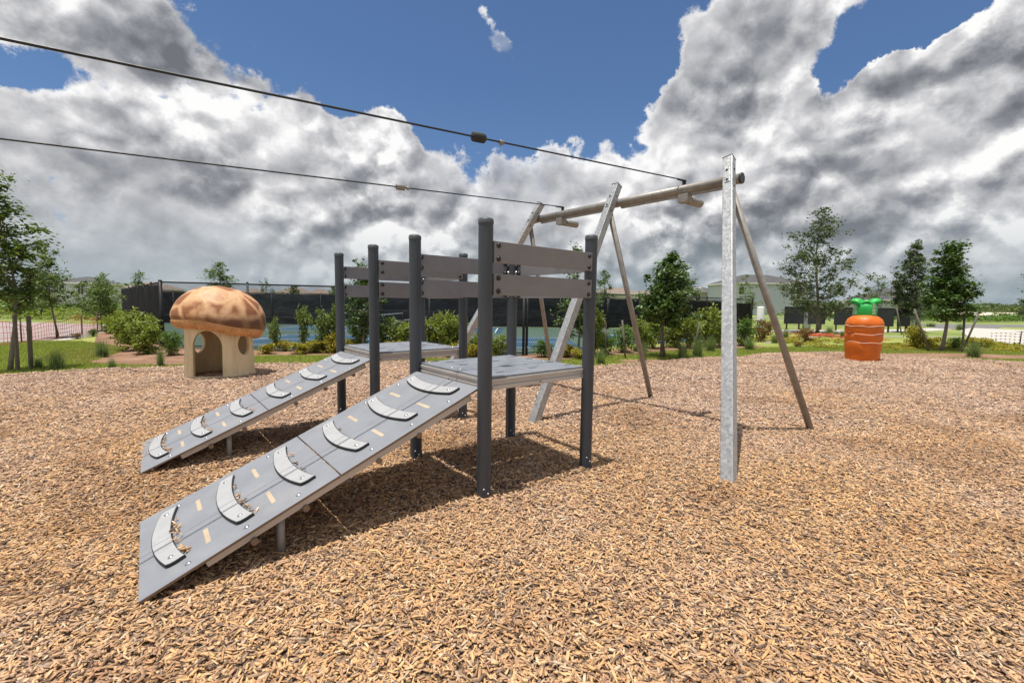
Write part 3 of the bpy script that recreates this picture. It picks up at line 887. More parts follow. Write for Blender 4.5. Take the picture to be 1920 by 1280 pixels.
# ------------------------------------------------------------------ mushroom play house
def mushroom():
    loc = (-6.17, 9.40, 0.0)
    face = math.atan2(-loc[1], -loc[0])            # towards the camera
    root = thing('mushroom_house', 'tan and brown mushroom shaped play house with an arched doorway, on the wood chips left', 'play house', loc, 0)
    # stalk: hollow lathe, cut by an arch and two round windows
    r0, r1, H, wall = 0.625, 0.605, 1.16, 0.065
    mb = MB()
    prof = [(r0 + 0.035, -0.05), (r0 + 0.02, 0.03), (r0, 0.12), (r1 + 0.005, 0.55), (r1, 0.95), (r1 + 0.02, H)]
    inner = [(r - wall, z) for r, z in prof][::-1]
    pr = []
    for a, b in zip(prof[:-1], prof[1:]):
        for k in range(6): pr.append((a[0] + (b[0] - a[0]) * k / 6, a[1] + (b[1] - a[1]) * k / 6))
    pr.append(prof[-1])
    for a, b in zip(inner[:-1], inner[1:]):
        for k in range(6): pr.append((a[0] + (b[0] - a[0]) * k / 6, a[1] + (b[1] - a[1]) * k / 6))
    pr.append(inner[-1]); pr.append(prof[0])
    n = 96
    o = []
    L = len(pr) - 1
    vs, fs = [], []
    for r, z in pr[:-1]:
        for k in range(n):
            t = 2 * math.pi * k / n
            rr = r * (1 + 0.012 * math.sin(3 * t + 1) + 0.008 * math.sin(7 * t + z * 3))
            vs.append((rr * math.cos(t), rr * math.sin(t), z))
    for i in range(L):
        for k in range(n):
            k2 = (k + 1) % n; j = (i + 1) % L
            fs.append((i * n + k, i * n + k2, j * n + k2, j * n + k))
    mb.add(vs, fs, 0, True)
    st = mb.build('stalk', M['stalk'], root)

    def cutter(outline, ang):
        dirv = Vector((math.cos(ang), math.sin(ang), 0)); side = Vector((-math.sin(ang), math.cos(ang), 0))
        rot = Matrix((side, Vector((0, 0, 1)), dirv)).transposed().to_4x4()
        c = MB().prism(outline, 0.25, 1.2, 0, None, rot).build('cutter', M['stalk'], root)
        bmm = bmesh.new(); bmm.from_mesh(c.data); bmesh.ops.recalc_face_normals(bmm, faces=bmm.faces); bmm.to_mesh(c.data); bmm.free()
        return c
    door = [(-0.26, 0.07), (0.26, 0.07), (0.26, 0.66)] + [(0.26 * math.cos(t), 0.66 + 0.33 * math.sin(t)) for t in np.linspace(0.15, math.pi - 0.15, 14)] + [(-0.26, 0.66)]
    win = [(0.145 * math.cos(t), 0.68 + 0.215 * math.sin(t)) for t in np.linspace(0, 2 * math.pi, 28, endpoint=False)]
    bm_ = bmesh.new(); bm_.from_mesh(st.data); bmesh.ops.recalc_face_normals(bm_, faces=bm_.faces); bm_.to_mesh(st.data); bm_.free()
    cuts = [cutter(door, face - R(22)), cutter(win, face + R(45)), cutter(win, face - R(136))]
    for c in cuts:
        md = st.modifiers.new('cut', 'BOOLEAN'); md.operation = 'DIFFERENCE'; md.solver = 'EXACT'; md.object = c
    dg = bpy.context.evaluated_depsgraph_get()
    me = bpy.data.meshes.new_from_object(st.evaluated_get(dg))
    st.modifiers.clear(); st.data = me
    for c in cuts: bpy.data.objects.remove(c)
    # cap
    tilt = Matrix.Rotation(R(-10.5), 3, Vector((math.cos(face), math.sin(face), 0))) @ Matrix.Rotation(R(-4), 3, Vector((-math.sin(face), math.cos(face), 0)))
    capc = Vector((0.02, 0.0, 1.115))
    def ring_pts(prof, wob):
        vs = []
        for r, z in prof:
            for k in range(n):
                t = 2 * math.pi * k / n
                w = 1 + wob * (0.6 * math.sin(2 * t + 0.5) + 0.5 * math.sin(5 * t + 2) + 0.3 * math.sin(9 * t))
                vs.append(capc + tilt @ Vector((r * w * math.cos(t), r * w * math.sin(t), z + 0.02 * math.sin(4 * t + 1) * (r / 1.05))))
        return vs
    KR = 0.815
    topp = [(0.003, 0.765), (0.15, 0.76), (0.30, 0.742), (0.46, 0.704), (0.62, 0.64), (0.76, 0.555), (0.88, 0.445), (0.965, 0.325), (1.015, 0.205), (1.04, 0.09), (1.04, 0.02), (1.025, -0.02), (1.0, -0.045)]
    topp = [(r * KR, z) for r, z in topp]
    fine = []
    for a, b in zip(topp[:-1], topp[1:]):
        for k in range(3): fine.append((a[0] + (b[0] - a[0]) * k / 3, a[1] + (b[1] - a[1]) * k / 3))
    fine.append(topp[-1])
    def rings(vs, m):
        return [(i * n + k, i * n + (k + 1) % n, (i + 1) * n + (k + 1) % n, (i + 1) * n + k) for i in range(m - 1) for k in range(n)]
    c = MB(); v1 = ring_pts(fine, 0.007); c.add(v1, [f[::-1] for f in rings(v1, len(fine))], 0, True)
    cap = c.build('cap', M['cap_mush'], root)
    und = [(1.0, -0.045), (1.005, -0.085), (0.97, -0.145), (0.90, -0.19), (0.82, -0.205), (0.74, -0.15), (0.62, -0.03), (0.003, 0.05)]
    und = [(r * KR, z) for r, z in und]
    g = MB(); v2 = []
    for i, (r, z) in enumerate(und):
        for k in range(n):
            t = 2 * math.pi * k / n
            w = 1 + 0.007 * (0.6 * math.sin(2 * t + 0.5) + 0.5 * math.sin(5 * t + 2) + 0.3 * math.sin(9 * t))
            gi = 0.012 * (1 if k % 2 else -1) * (1 if 0 < i < 5 else 0)
            v2.append(capc + tilt @ Vector((r * w * math.cos(t), r * w * math.sin(t), z + gi + 0.02 * math.sin(4 * t + 1) * (r / 1.05))))
    g.add(v2, [f[::-1] for f in rings(v2, len(und))], 0, False)
    g.build('gills', M['gills'], cap)
    return root


def mush_mats():
    m, t, b = material('weathered tan render', 0.8)
    o = ocoord(t)
    mp = t.n('ShaderNodeMapping'); t.put(mp.inputs[0], o); mp.inputs['Scale'].default_value = (7, 7, 0.9)
    f = t.noise(mp.outputs[0], 1.0, 6, 0.65)
    t.put(b.inputs['Base Color'], t.ramp(f, [(0.3, (0.58, 0.45, 0.26)), (0.5, (0.74, 0.60, 0.37)), (0.7, (0.80, 0.67, 0.44))]))
    bump(t, b, t.noise(mp.outputs[0], 2.0, 5, 0.6), 0.5, 0.03)
    M['stalk'] = m
    m, t, b = material('painted mushroom cap', 0.55)
    o = ocoord(t)
    w = t.v('ADD', o, t.v('SCALE', t.noise(o, 2.4, 3, color=True), s=0.30))
    d = t.voro(w, 2.5, 'DISTANCE_TO_EDGE', 'Distance')
    f = t.m('ADD', d, t.m('MULTIPLY', t.m('SUBTRACT', t.noise(o, 7, 4, 0.6), 0.5), 0.12))
    spots = t.ramp(f, [(0.0, (0.64, 0.40, 0.22)), (0.09, (0.55, 0.295, 0.14)), (0.19, (0.29, 0.115, 0.046)), (0.5, (0.22, 0.085, 0.034))])
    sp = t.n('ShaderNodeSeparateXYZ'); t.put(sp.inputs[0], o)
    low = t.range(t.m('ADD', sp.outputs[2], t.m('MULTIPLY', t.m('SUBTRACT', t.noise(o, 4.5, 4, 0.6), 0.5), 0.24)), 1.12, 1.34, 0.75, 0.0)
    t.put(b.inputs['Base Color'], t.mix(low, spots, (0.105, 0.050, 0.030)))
    bump(t, b, t.noise(o, 14, 5, 0.6), 0.25, 0.02)
    M['cap_mush'] = m
    M['gills'] = simple('orange tan gills', (0.58, 0.30, 0.125), 0.75, 0, 0.25, 6)
    M['carrot'] = simple('orange rotomoulded plastic', (0.68, 0.145, 0.006), 0.5, 0, 0.14, 5, 0.15, 20)
    M['carrot_seam'] = simple('worn pale seam', (0.78, 0.55, 0.40), 0.6)
    M['carrot_hollow_shade'] = simple('orange hollow shade', (0.33, 0.055, 0.008), 0.6)
    M['carrot_green'] = simple('green rotomoulded plastic', (0.02, 0.42, 0.07), 0.45, 0, 0.2, 5)
    M['carrot_tip'] = simple('worn pale green ridges', (0.62, 0.80, 0.62), 0.6)


mush_mats()
mushroom()
# trodden soil ring round the mushroom foot
ringv = [(-6.22 + 1.02 * math.cos(t) * (1 + .1 * math.sin(3 * t)), 9.45 + 0.98 * math.sin(t), 0.022) for t in np.linspace(0, 2 * math.pi, 40, endpoint=False)]

# ------------------------------------------------------------------ carrot
def carrot():
    loc = (10.98, 13.95, 0)
    root = thing('carrot_climber', 'orange carrot shaped play piece with green leaf top, standing on the wood chips', 'play sculpture', loc, math.atan2(-loc[1], -loc[0]))
    n = 64
    prof = [(0.505, -0.05), (0.52, 0.1), (0.545, 0.4), (0.552, 0.545), (0.535, 0.572), (0.562, 0.60), (0.572, 0.80), (0.552, 0.828), (0.578, 0.855), (0.58, 1.045), (0.562, 1.075), (0.575, 1.10), (0.56, 1.17), (0.51, 1.27), (0.42, 1.345), (0.30, 1.39), (0.15, 1.405), (0.003, 1.405)]
    fine = []
    for a, b in zip(prof[:-1], prof[1:]):
        for k in range(2): fine.append((a[0] + (b[0] - a[0]) * k / 2, a[1] + (b[1] - a[1]) * k / 2))
    fine.append(prof[-1])
    def zw(t, z):
        w = 1.0 if 0.5 < z < 1.12 else 0.0
        return z + w * 0.008 * math.sin(3 * t + z * 5) + w * 0.006 * math.sin(7 * t + z * 9)
    vs = []
    for r, z in fine:
        for k in range(n):
            t = 2 * math.pi * k / n
            rr = 0.83 * r * (1 + 0.035 * abs(math.cos(2 * t)) ** 3 * (1 if z < 1.3 else 0) - 0.015)
            vs.append((rr * math.cos(t), rr * math.sin(t), zw(t, z)))
    m = len(fine)
    fs = [(i * n + k, i * n + (k + 1) % n, (i + 1) * n + (k + 1) % n, (i + 1) * n + k) for i in range(m - 1) for k in range(n)]
    body = MB().add(vs, fs, 0, True).build('body', M['carrot'], root)
    for z, spans in ((0.557, ((-1.2, 0.95),)), (0.812, ((-1.5, 0.5),)), (1.058, ((-1.6, 1.6),))):
        sm = MB()
        for a0, a1 in spans:
            a0, a1 = -a1, -a0
            sm.tube([((0.480 + 0.016 * abs(math.cos(2 * t)) ** 3) * math.cos(t), (0.480 + 0.016 * abs(math.cos(2 * t)) ** 3) * math.sin(t), zw(t, z) + 0.008 * math.sin(5 * t + z * 20)) for t in np.linspace(a0, a1, 50)], 0.0095, 6)
        sm.build('seam', M['carrot_seam'], body)
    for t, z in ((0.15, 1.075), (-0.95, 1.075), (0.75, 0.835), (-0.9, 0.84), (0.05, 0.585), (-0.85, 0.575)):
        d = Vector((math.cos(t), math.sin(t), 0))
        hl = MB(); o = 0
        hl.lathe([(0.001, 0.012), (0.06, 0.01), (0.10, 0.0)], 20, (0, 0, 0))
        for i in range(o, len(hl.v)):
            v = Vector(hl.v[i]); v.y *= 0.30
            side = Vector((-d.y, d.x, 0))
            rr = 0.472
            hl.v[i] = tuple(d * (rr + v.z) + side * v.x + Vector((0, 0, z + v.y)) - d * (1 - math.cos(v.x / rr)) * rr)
        hl.build('hollow', M['carrot_hollow_shade'], body)  # raised disc; the dent's shade is painted as a darker orange
    lt = MB()
    lt.lathe([(0.25, 1.36), (0.255, 1.45), (0.265, 1.58), (0.25, 1.70), (0.16, 1.78), (0.003, 1.80)], 24)
    top = lt.build('leaf_top', M['carrot_green'], root)
    for a, ln, zt in ((-1.35, 0.30, 1.84), (1.45, 0.27, 1.84), (0.1, 0.14, 1.80), (3.0, 0.20, 1.80)):
        d = Vector((math.cos(a), math.sin(a), 0)); s = Vector((-d.y, d.x, 0))
        fr = MB(); rows = []
        N = 9
        for i in range(N + 1):
            u_ = i / N
            p = d * (0.04 + (0.04 + ln) * u_) + Vector((0, 0, zt - 0.10 + 0.13 * math.sin(u_ * 2.2)))
            w = 0.20 * math.sin(math.pi * (0.34 + 0.50 * u_))
            th = 0.088 * (1 - 0.7 * u_)
            rows.append([p + s * w * c - Vector((0, 0, 0.9 * w * c * c)) + Vector((0, 0, th * e)) for c, e in ((-1, 0), (-0.5, 0.8), (0, 1), (0.5, 0.8), (1, 0), (0.5, -0.8), (0, -1), (-0.5, -0.8))])
        vs = [q for r_ in rows for q in r_]
        fs = [(i * 8 + k, i * 8 + (k + 1) % 8, (i + 1) * 8 + (k + 1) % 8, (i + 1) * 8 + k) for i in range(N) for k in range(8)]
        fs += [tuple(range(8))[::-1], tuple(N * 8 + k for k in range(8))]
        fr.add(vs, fs, 0, True)
        # hanging outer blade of the leaf
        fr.build('leaf', M['carrot_green'], top)
    for v in top.data.vertices: v.co.y *= 1.12
    for a in (-0.98, 0.80):
        rd = MB()
        d = Vector((math.cos(a), math.sin(a), 0)); s = Vector((-d.y, d.x, 0))
        for k in range(8):
            z = 1.43 + k * 0.042
            c = Vector((d.x * 0.262, d.y * 0.262 * 1.12, z))
            rd.tube([c - s * 0.07 + d * -0.004, c + d * 0.010, c + s * 0.07 - d * 0.004], [0.006, 0.011, 0.006], 6)
        rd.add([Vector((d.x * 0.262, d.y * 0.262 * 1.12, z)) + d * 0.004 + s * q for z, q in ((1.41, -0.006), (1.41, 0.006), (1.75, 0.006), (1.75, -0.006))], [(0, 1, 2, 3)])
        rd.build('leaf_ridge', M['carrot_tip'], top)


carrot()

# ------------------------------------------------------------------ vegetation builders
def leaf_cloud(pts, size, flat=0.4, aspect=0.5, fold=0.25, r=None):
    r = r or rng
    n = len(pts)
    L = size * r.uniform(0.7, 1.25, n); Wd = L * aspect
    az = r.uniform(0, 2 * math.pi, n); el = r.normal(0.1, flat, n); rl = r.normal(0, 0.7, n)
    d = np.stack([np.cos(az) * np.cos(el), np.sin(az) * np.cos(el), np.sin(el)], -1)
    up = np.array([0, 0, 1.0])
    s = np.cross(d, up); s /= np.linalg.norm(s, axis=1)[:, None] + 1e-9
    nn = np.cross(s, d)
    s2 = s * np.cos(rl)[:, None] + nn * np.sin(rl)[:, None]
    n2 = np.cross(s2, d)
    c = pts
    v0 = c - d * (L / 2)[:, None]
    v1 = c + s2 * (Wd / 2)[:, None] + n2 * (fold * Wd)[:, None]
    v2 = c + d * (L / 2)[:, None]
    v3 = c - s2 * (Wd / 2)[:, None] + n2 * (fold * Wd)[:, None]
    V = np.stack([v0, v1, v2, v3], 1).reshape(-1, 3)
    F = (np.array([[0, 1, 2], [0, 2, 3]])[None] + (np.arange(n) * 4)[:, None, None]).reshape(-1, 3)
    return V, F


def tree(name, label, x, y, h, prof, nl, leaf, mat, bark='bark', tr=0.06, limbs=26, cl=0.2, per=None, seed=1, group='young trees round the playground', lean=0.0, upang=0.6, gap=1.0, cat='tree'):
    """prof: crown radius at fractions of the height"""
    r = np.random.default_rng(seed)
    root = thing(name, label, cat, (x, y, 0), 0, group)
    kx = y / math.hypot(x, y)
    zs = [p[0] for p in prof]; rs = [p[1] * kx for p in prof]
    mb = MB()
    tp = []
    K = 12
    for i in range(K + 1):
        t = i / K
        tp.append(Vector((lean * h * t * t + 0.02 * h * math.sin(t * 5 + seed), 0.015 * h * math.sin(t * 6 + seed * 2), h * 0.97 * t - 0.05)))
    mb.tube(tp, [max(0.006, tr * (1 - 0.93 * (i / K) ** 0.8)) for i in range(K + 1)], 10)
    def trunk_at(t):
        f = t * K; i = min(K - 1, int(f)); return tp[i].lerp(tp[i + 1], f - i)
    cents = []
    ga = 2.399963
    for k in range(limbs):
        t0 = zs[0] + (0.97 - zs[0]) * (k + 0.5) / limbs
        rad = float(np.interp(min(1, t0 + 0.05), zs, rs)) * r.uniform(0.7, 1.12)
        a = k * ga + r.uniform(-0.4, 0.4)
        b = trunk_at(max(0.02, t0 - rad / h * upang * 0.8))
        rise = rad * upang * r.uniform(0.5, 1.3)
        e = Vector((b.x + math.cos(a) * rad, b.y + math.sin(a) * rad, b.z + rise))
        mid = b.lerp(e, 0.5) + Vector((0, 0, -0.08 * rad))
        br = max(0.004, tr * 0.38 * (1 - t0) + 0.005)
        mb.tube([b, mid, e], [br, br * 0.7, br * 0.25], 6, caps=False)
        nt = max(2, int(2 + rad / cl * gap))
        for q in range(nt):
            u = r.uniform(0.3, 1.05)
            p = b.lerp(e, u) if u > 0.5 else b.lerp(mid, u * 2)
            off = Vector(r.normal(0, 1, 3)) * cl * 0.75
            p2 = p + Vector((off.x, off.y, off.z * 0.7))
            mb.tube([p, p2], [br * 0.3, 0.002], 4, caps=False)
            cents.append(p2)
    for q in range(4): cents.append(tp[-1] + Vector(r.normal(0, 0.4, 3)) * cl)
    mb.build('trunk', M[bark], root)
    C = np.array([tuple(c) for c in cents])
    w = r.uniform(0.3, 1.6, len(C)); w /= w.sum()
    idx = r.choice(len(C), nl, p=w)
    spread = cl * r.uniform(0.25, 0.62, len(C))[idx]
    pts = C[idx] + r.normal(0, 1, (nl, 3)) * spread[:, None] * np.array([1, 1, 0.75])
    V, F = leaf_cloud(pts, leaf, r=r)
    link('crown', np_mesh('crown', V, F, mat), root)
    return root


def shrub_mesh(h, w, nl, leaf, mat, seed, upright=0.0):
    r = np.random.default_rng(seed)
    mb = MB(); C = []
    ns = 9 if upright < 0.5 else 6
    for k in range(ns):
        a = k * 2.4 + r.uniform(-0.3, 0.3); rad = w / 2 * r.uniform(0.25, 0.95) * (1 - 0.35 * upright)
        hh = h * r.uniform(0.6, 1.0) * (1 - 0.25 * (rad / (w / 2)) ** 2)
        e = Vector((math.cos(a) * rad, math.sin(a) * rad, hh))
        m_ = Vector((e.x * 0.45, e.y * 0.45, hh * 0.55))
        mb.tube([(e.x * 0.1, e.y * 0.1, -0.03), m_, e], [0.012, 0.008, 0.003], 5, caps=False)
        for q in range(5):
            u = r.uniform(0.2, 1.0)
            p = Vector((e.x * 0.1, e.y * 0.1, 0)).lerp(m_, u * 2) if u < 0.5 else m_.lerp(e, u * 2 - 1)
            off = Vector(r.normal(0, 1, 3)) * w * 0.13
            C.append(p + off)
        C.append(e); C.append(e)
    C = np.array([tuple(c) for c in C]); C[:, 2] = np.clip(C[:, 2], 0.05 * h, h)
    idx = r.integers(0, len(C), nl)
    pts = C[idx] + r.normal(0, 1, (nl, 3)) * np.array([w * 0.085, w * 0.085, h * 0.07])
    pts[:, 2] = np.clip(pts[:, 2], 0.02, None)
    V, F = leaf_cloud(pts, leaf, flat=0.7, aspect=0.42, r=r)
    return np_mesh('foliage', V, F, mat), mb.mesh('stems', M['bark_dark'])


def clump_mesh(h, w, n, seed, mat):
    r = np.random.default_rng(seed)
    K = 4
    V = np.zeros((n, (K + 1) * 2, 3))
    a = r.uniform(0, 2 * math.pi, n); lean = np.abs(r.normal(0, 0.45, n)); hh = h * r.uniform(0.55, 1.08, n)
    bx, by = r.normal(0, w * 0.07, n), r.normal(0, w * 0.07, n)
    wd = r.uniform(0.004, 0.008, n)
    for k in range(K + 1):
        t = k / K
        out = w * 0.5 * lean * (t ** 1.7) * 1.3
        x = bx + np.cos(a) * out; y = by + np.sin(a) * out
        z = hh * (t - 0.35 * np.clip(lean, 0, 1.2) * t * t)
        ww = wd * (1 - 0.9 * t)
        V[:, k * 2] = np.stack([x - np.sin(a) * ww, y + np.cos(a) * ww, z], -1)
        V[:, k * 2 + 1] = np.stack([x + np.sin(a) * ww, y - np.cos(a) * ww, z], -1)
    q = np.array([[2 * k, 2 * k + 1, 2 * k + 3, 2 * k + 2] for k in range(K)])
    F = (q[None] + (np.arange(n) * (K + 1) * 2)[:, None, None]).reshape(-1, 4)
    return np_mesh('grass_clump', V.reshape(-1, 3), F, mat)


def turf(n, region, seed, hmin=0.02, hmax=0.055):
    r = np.random.default_rng(seed)
    x, y = region(n, r); n = len(x)
    a = r.uniform(0, 2 * math.pi, n); h = r.uniform(hmin, hmax, n); w = r.uniform(0.004, 0.010, n)
    l = r.normal(0, 0.03, (n, 2))
    v0 = np.stack([x - np.cos(a) * w, y - np.sin(a) * w, np.full(n, -0.03)], -1)
    v1 = np.stack([x + np.cos(a) * w, y + np.sin(a) * w, np.full(n, -0.03)], -1)
    v2 = np.stack([x + l[:, 0], y + l[:, 1], h], -1)
    V = np.stack([v0, v1, v2], 1).reshape(-1, 3)
    return V, np.arange(3 * n).reshape(-1, 3)

# ------------------------------------------------------------------ paths, courts and other flat ground
sheet('planting_bed', [(-12.6, 11.6), (-10.6, 11.0), (-9.3, 10.75), (-8.4, 10.85), (-7.7, 12.9), (-5.6, 13.2), (-3.0, 12.95), (-1.2, 12.75), (0.6, 12.55), (1.6, 12.9), (2.4, 13.9), (3.9, 14.5), (5.6, 15.9), (9.0, 17.2), (10.4, 18.2), (10, 20.4), (2.0, 15.2), (0.3, 14.3), (-11.6, 15.0), (-13.5, 17.3), (-19.5, 23), (-20.4, 22), (-14.5, 15.4)], -0.02, M['bed'])
for k, (x, y, rx, ry) in enumerate(((4.6, 12.9, 1.6, 0.55), (16.2, 15.55, 3.4, 0.9), (16.8, 17.8, 2.6, 1.0), (3.5, 14.9, 0.6, 0.4))):
    sheet('planting_bed', [(x + rx * math.cos(t) * (1 + 0.12 * math.sin(3 * t + k)), y + ry * math.sin(t) * (1 + 0.1 * math.cos(4 * t))) for t in np.linspace(0, 2 * math.pi, 36, endpoint=False)], -0.0195 + 0.0005 * k, M['bed'])
sheet('gravel_lot', [(-60, 25), (-34, 29.5), (-28.6, 28.6), (-24.2, 27), (-19.6, 21.4), (-18.2, 18.6), (-17.9, 17.4), (-17.4, 15.0), (-20, 8), (-34, -2), (-60, -4)], -0.018, M['gravel'])
sheet('footpath', [(-20.2, 8), (-17.2, 14.9), (-17.6, 17.2), (-18.4, 19.0), (-18.0, 19.1), (-17.2, 17.4), (-16.8, 14.8), (-19.6, 7.6)], -0.013, M['concrete'])
sheet('street', [(-170, 82), (-60, 71), (-44, 70), (-44, 76), (-60, 77), (-170, 90)], -0.018, M['concrete'])
sheet('street', [(-160, 112), (-40, 100), (-40, 116), (-160, 130)], -0.018, M['asphalt'])
court = [(-11.5, 14.9), (0.3, 14.1), (14.6, 27.9), (19, 38), (6.5, 28.5), (-26, 30.4), (-24.8, 28.8)]
sheet('sport_court', [(-11.5, 14.9), (0.3, 14.1), (14.6, 27.9), (19.2, 38), (6.5, 30.6), (-26.2, 32), (-24.8, 28.8)], -0.012, M['court_green'])
def court_rect(x0, x1, y0, y1, rot=0.0, c=None):
    c = c or ((x0 + x1) / 2, (y0 + y1) / 2)
    def p(x, y):
        dx_, dy_ = x - c[0], y - c[1]
        return (c[0] + dx_ * math.cos(rot) - dy_ * math.sin(rot), c[1] + dx_ * math.sin(rot) + dy_ * math.cos(rot))
    sheet('court_surface', [p(x0, y0), p(x1, y0), p(x1, y1), p(x0, y1)], -0.008, M['court_blue'])
    lw = 0.03
    ln = MB()
    def bar(xa, xb, ya, yb):
        ln.add([(*p(x, y), -0.004) for x, y in ((xa, ya), (xb, ya), (xb, yb), (xa, yb))], [(0, 1, 2, 3)])
    i = 0.35
    bar(x0 + i, x1 - i, y0 + i - lw, y0 + i + lw); bar(x0 + i, x1 - i, y1 - i - lw, y1 - i + lw)
    xm = (x0 + x1) / 2
    for xx in (x0 + i, x1 - i, xm - 2.1, xm + 2.1): bar(xx - lw, xx + lw, y0 + i + lw, y1 - i - lw)
    ym_ = (y0 + y1) / 2
    bar(x0 + i + lw, xm - 2.1 - lw, ym_ - lw, ym_ + lw); bar(xm + 2.1 + lw, x1 - i - lw, ym_ - lw, ym_ + lw)
    tag(ln.build('court_line', M['white']), kind='structure')
    return p
court_rect(-11.0, 2.6, 16.0, 21.6)
court_rect(-14.0, -0.6, 24.2, 29.8)
court_rect(3.4, 12.6, 20.2, 25.2, R(41), (6.6, 23.6))
def net(label, x, y0, y1):
    nt = thing('court_net', label, 'net', (x, y0, 0), 0, 'court nets')
    L = y1 - y0
    for yy in (0, L):
        MB().tube([(0, yy, -0.02), (0, yy, 0.95)], 0.04, 10).build('net_post', M['fence'], nt)
    m_ = MB(); nn = 30
    for k in range(nn + 1):
        m_.tube([(0, L * k / nn, 0.05), (0, L * k / nn, 0.86)], 0.006, 4, caps=False)
    for k in range(10):
        m_.tube([(0, 0, 0.06 + 0.085 * k), (0, L, 0.06 + 0.085 * k)], 0.006, 4, caps=False)
    m_.build('netting', M['fence'], nt)
    MB().box((0, L / 2, 0.885), (0.03, L, 0.06)).build('tape', M['white'], nt)
net('white taped net on the nearer blue court', -4.2, 16.0, 21.6)
net('white taped net on the farther blue court', -7.3, 24.2, 29.8)
sheet('road', [(36, 38), (44.5, 49.5), (80, 52), (120, 40), (120, 30), (60, 44), (47, 43), (40, 37)], -0.018, M['asphalt'])
sheet('sidewalk', [(23.6, 20.6), (27.2, 26.6), (35.5, 35.4), (41, 40), (42.5, 37), (34, 28.6), (27.5, 21), (25.5, 16.5)], -0.014, M['concrete'])
sheet('sidewalk', [(11.4, 20.6), (17.5, 25.6), (27.2, 26.9), (27.2, 26.5), (17.6, 25.2), (11.6, 20.2)], -0.013, M['concrete'])
sheet('sidewalk', [(18, 29.2), (28, 31.2), (36, 36.4), (36, 38.4), (28, 34.0), (17, 31.8)], -0.0135, M['concrete'])
sheet('road', [(20, 60), (60, 66), (140, 74), (140, 80), (60, 71), (20, 65)], -0.018, M['asphalt'])
sheet('sand_field', [(90, 120), (150, 105), (330, 160), (380, 320), (300, 340), (150, 230)], -0.018, M['sand'])


def lawn_region(n, r):
    x = r.uniform(-18, 24, n); y = r.uniform(9, 23, n)
    e = edge_y(x)
    hi = np.interp(x, [-16, -12.5, -10.6, -9.3, -8.2, -7.7, -5.6, -3, -1.2, .6, 1.6, 2.4, 3.9, 5.6, 9, 18], [16.5, 14.5, 11.0, 10.75, 10.85, 12.8, 13.2, 12.95, 12.7, 12.5, 12.9, 13.9, 14.5, 15.9, 17.2, 20.5])
    ok = (y > e - 0.02) & (y < hi + 0.1)
    ok &= ~((((x - 4.6) / 1.6) ** 2 + ((y - 12.9) / 0.55) ** 2) < 0.9)
    ok &= ~((((x - 16.2) / 3.4) ** 2 + ((y - 15.55) / 0.9) ** 2) < 0.9)
    return x[ok], y[ok]


V, F = turf(820000, lawn_region, 5)
tag(link('grass', np_mesh('grass', V, F, M['turf'])), kind='stuff')

# ------------------------------------------------------------------ shrubs and grass clumps
SHRUBS = [(-16.38,18.54,0.93,1.11,'y'),(-14.03,16.33,1.13,1.36,'y'),(-11.88,14.1,1.17,1.41,'y'),(-10.83,13.15,0.89,1.0,'y'),(-9.87,12.85,0.7,0.7,'g'),(-7.48,13.55,0.33,0.55,'o'),(-7.3,14.3,0.40,0.39,'o'),(-6.48,13.67,0.36,0.68,'o'),(-6.19,14.15,0.46,0.76,'o'),(-5.67,14.07,0.68,0.6,'o'),(-6.6,14.15,1.37,0.52,'t'),(-6.0,14.15,1.26,0.68,'t'),(-5.72,14.3,1.45,0.34,'t'),(-7.6,14.3,0.99,0.45,'t'),(-5.22,14.0,0.53,0.68,'o'),(-4.84,14.02,0.35,0.5,'o'),(-4.8,14.15,0.93,0.71,'t'),(-4.16,14.15,1.0,0.87,'t'),(-3.73,14.1,1.06,0.76,'t'),(-3.65,13.75,0.52,0.66,'o'),(-3.22,14.05,0.98,0.8,'y'),(-2.46,14.0,1.15,0.84,'y'),(-2.03,13.8,1.27,0.76,'y'),(-1.67,13.95,1.16,0.71,'y'),(-1.79,13.35,0.45,0.54,'o'),(-0.92,13.7,0.71,0.67,'y'),(-0.4,13.45,0.62,0.64,'y'),(-1.2,13.35,0.45,0.48,'o'),(0.99,13.66,0.51,0.62,'g'),(1.69,13.74,0.46,0.56,'o'),(2.04,13.24,0.35,0.54,'o'),(2.57,14.43,1.48,0.76,'y'),(3.09,14.81,0.71,0.74,'g'),(3.82,15.22,0.88,0.73,'g'),(4.56,15.84,1.08,0.76,'y'),(5.39,16.92,1.01,0.89,'y'),(6.32,17.47,1.09,1.0,'y'),(6.76,17.1,1.19,0.94,'y'),(7.74,17.66,1.48,1.31,'y'),(8.51,18.22,1.05,0.87,'y'),(9.59,18.37,1.14,1.01,'g'),(11.58,20.78,0.99,0.74,'r'),(14.69,25.63,0.86,0.73,'r'),(16.72,18.43,0.93,1.1,'o'),(17.9,19.05,0.5,0.91,'o'),(19.35,19.24,0.37,0.92,'o'),(19.8,18.83,0.5,1.12,'o'),(18.05,18.16,0.48,0.78,'g'),(13.9,21.14,0.71,0.86,'r'),(11.66,18.19,0.22,0.43,'r'),(-18.45,20.48,0.61,0.73,'y'),(-17.3,17.7,0.26,0.47,'r'),(-17.75,18.87,0.32,0.45,'g')]
KIND = {'y': ('leaf_shrub', 0.0, 'yellow-green', 'rounded shrub', 'shrubs along the court fence'), 'g': ('leaf_green', 0.0, 'deep green', 'shrub', 'deep green shrubs'),
        'o': ('leaf_orange', 0.0, 'orange-tipped', 'low shrub', 'low orange-tipped shrubs'), 't': ('leaf_tall', 0.7, 'grey-green', 'slim upright shrub', 'slim upright shrubs by the fence'), 'r': ('leaf_red', 0.2, 'bronze', 'shrub', 'bronze shrubs')}
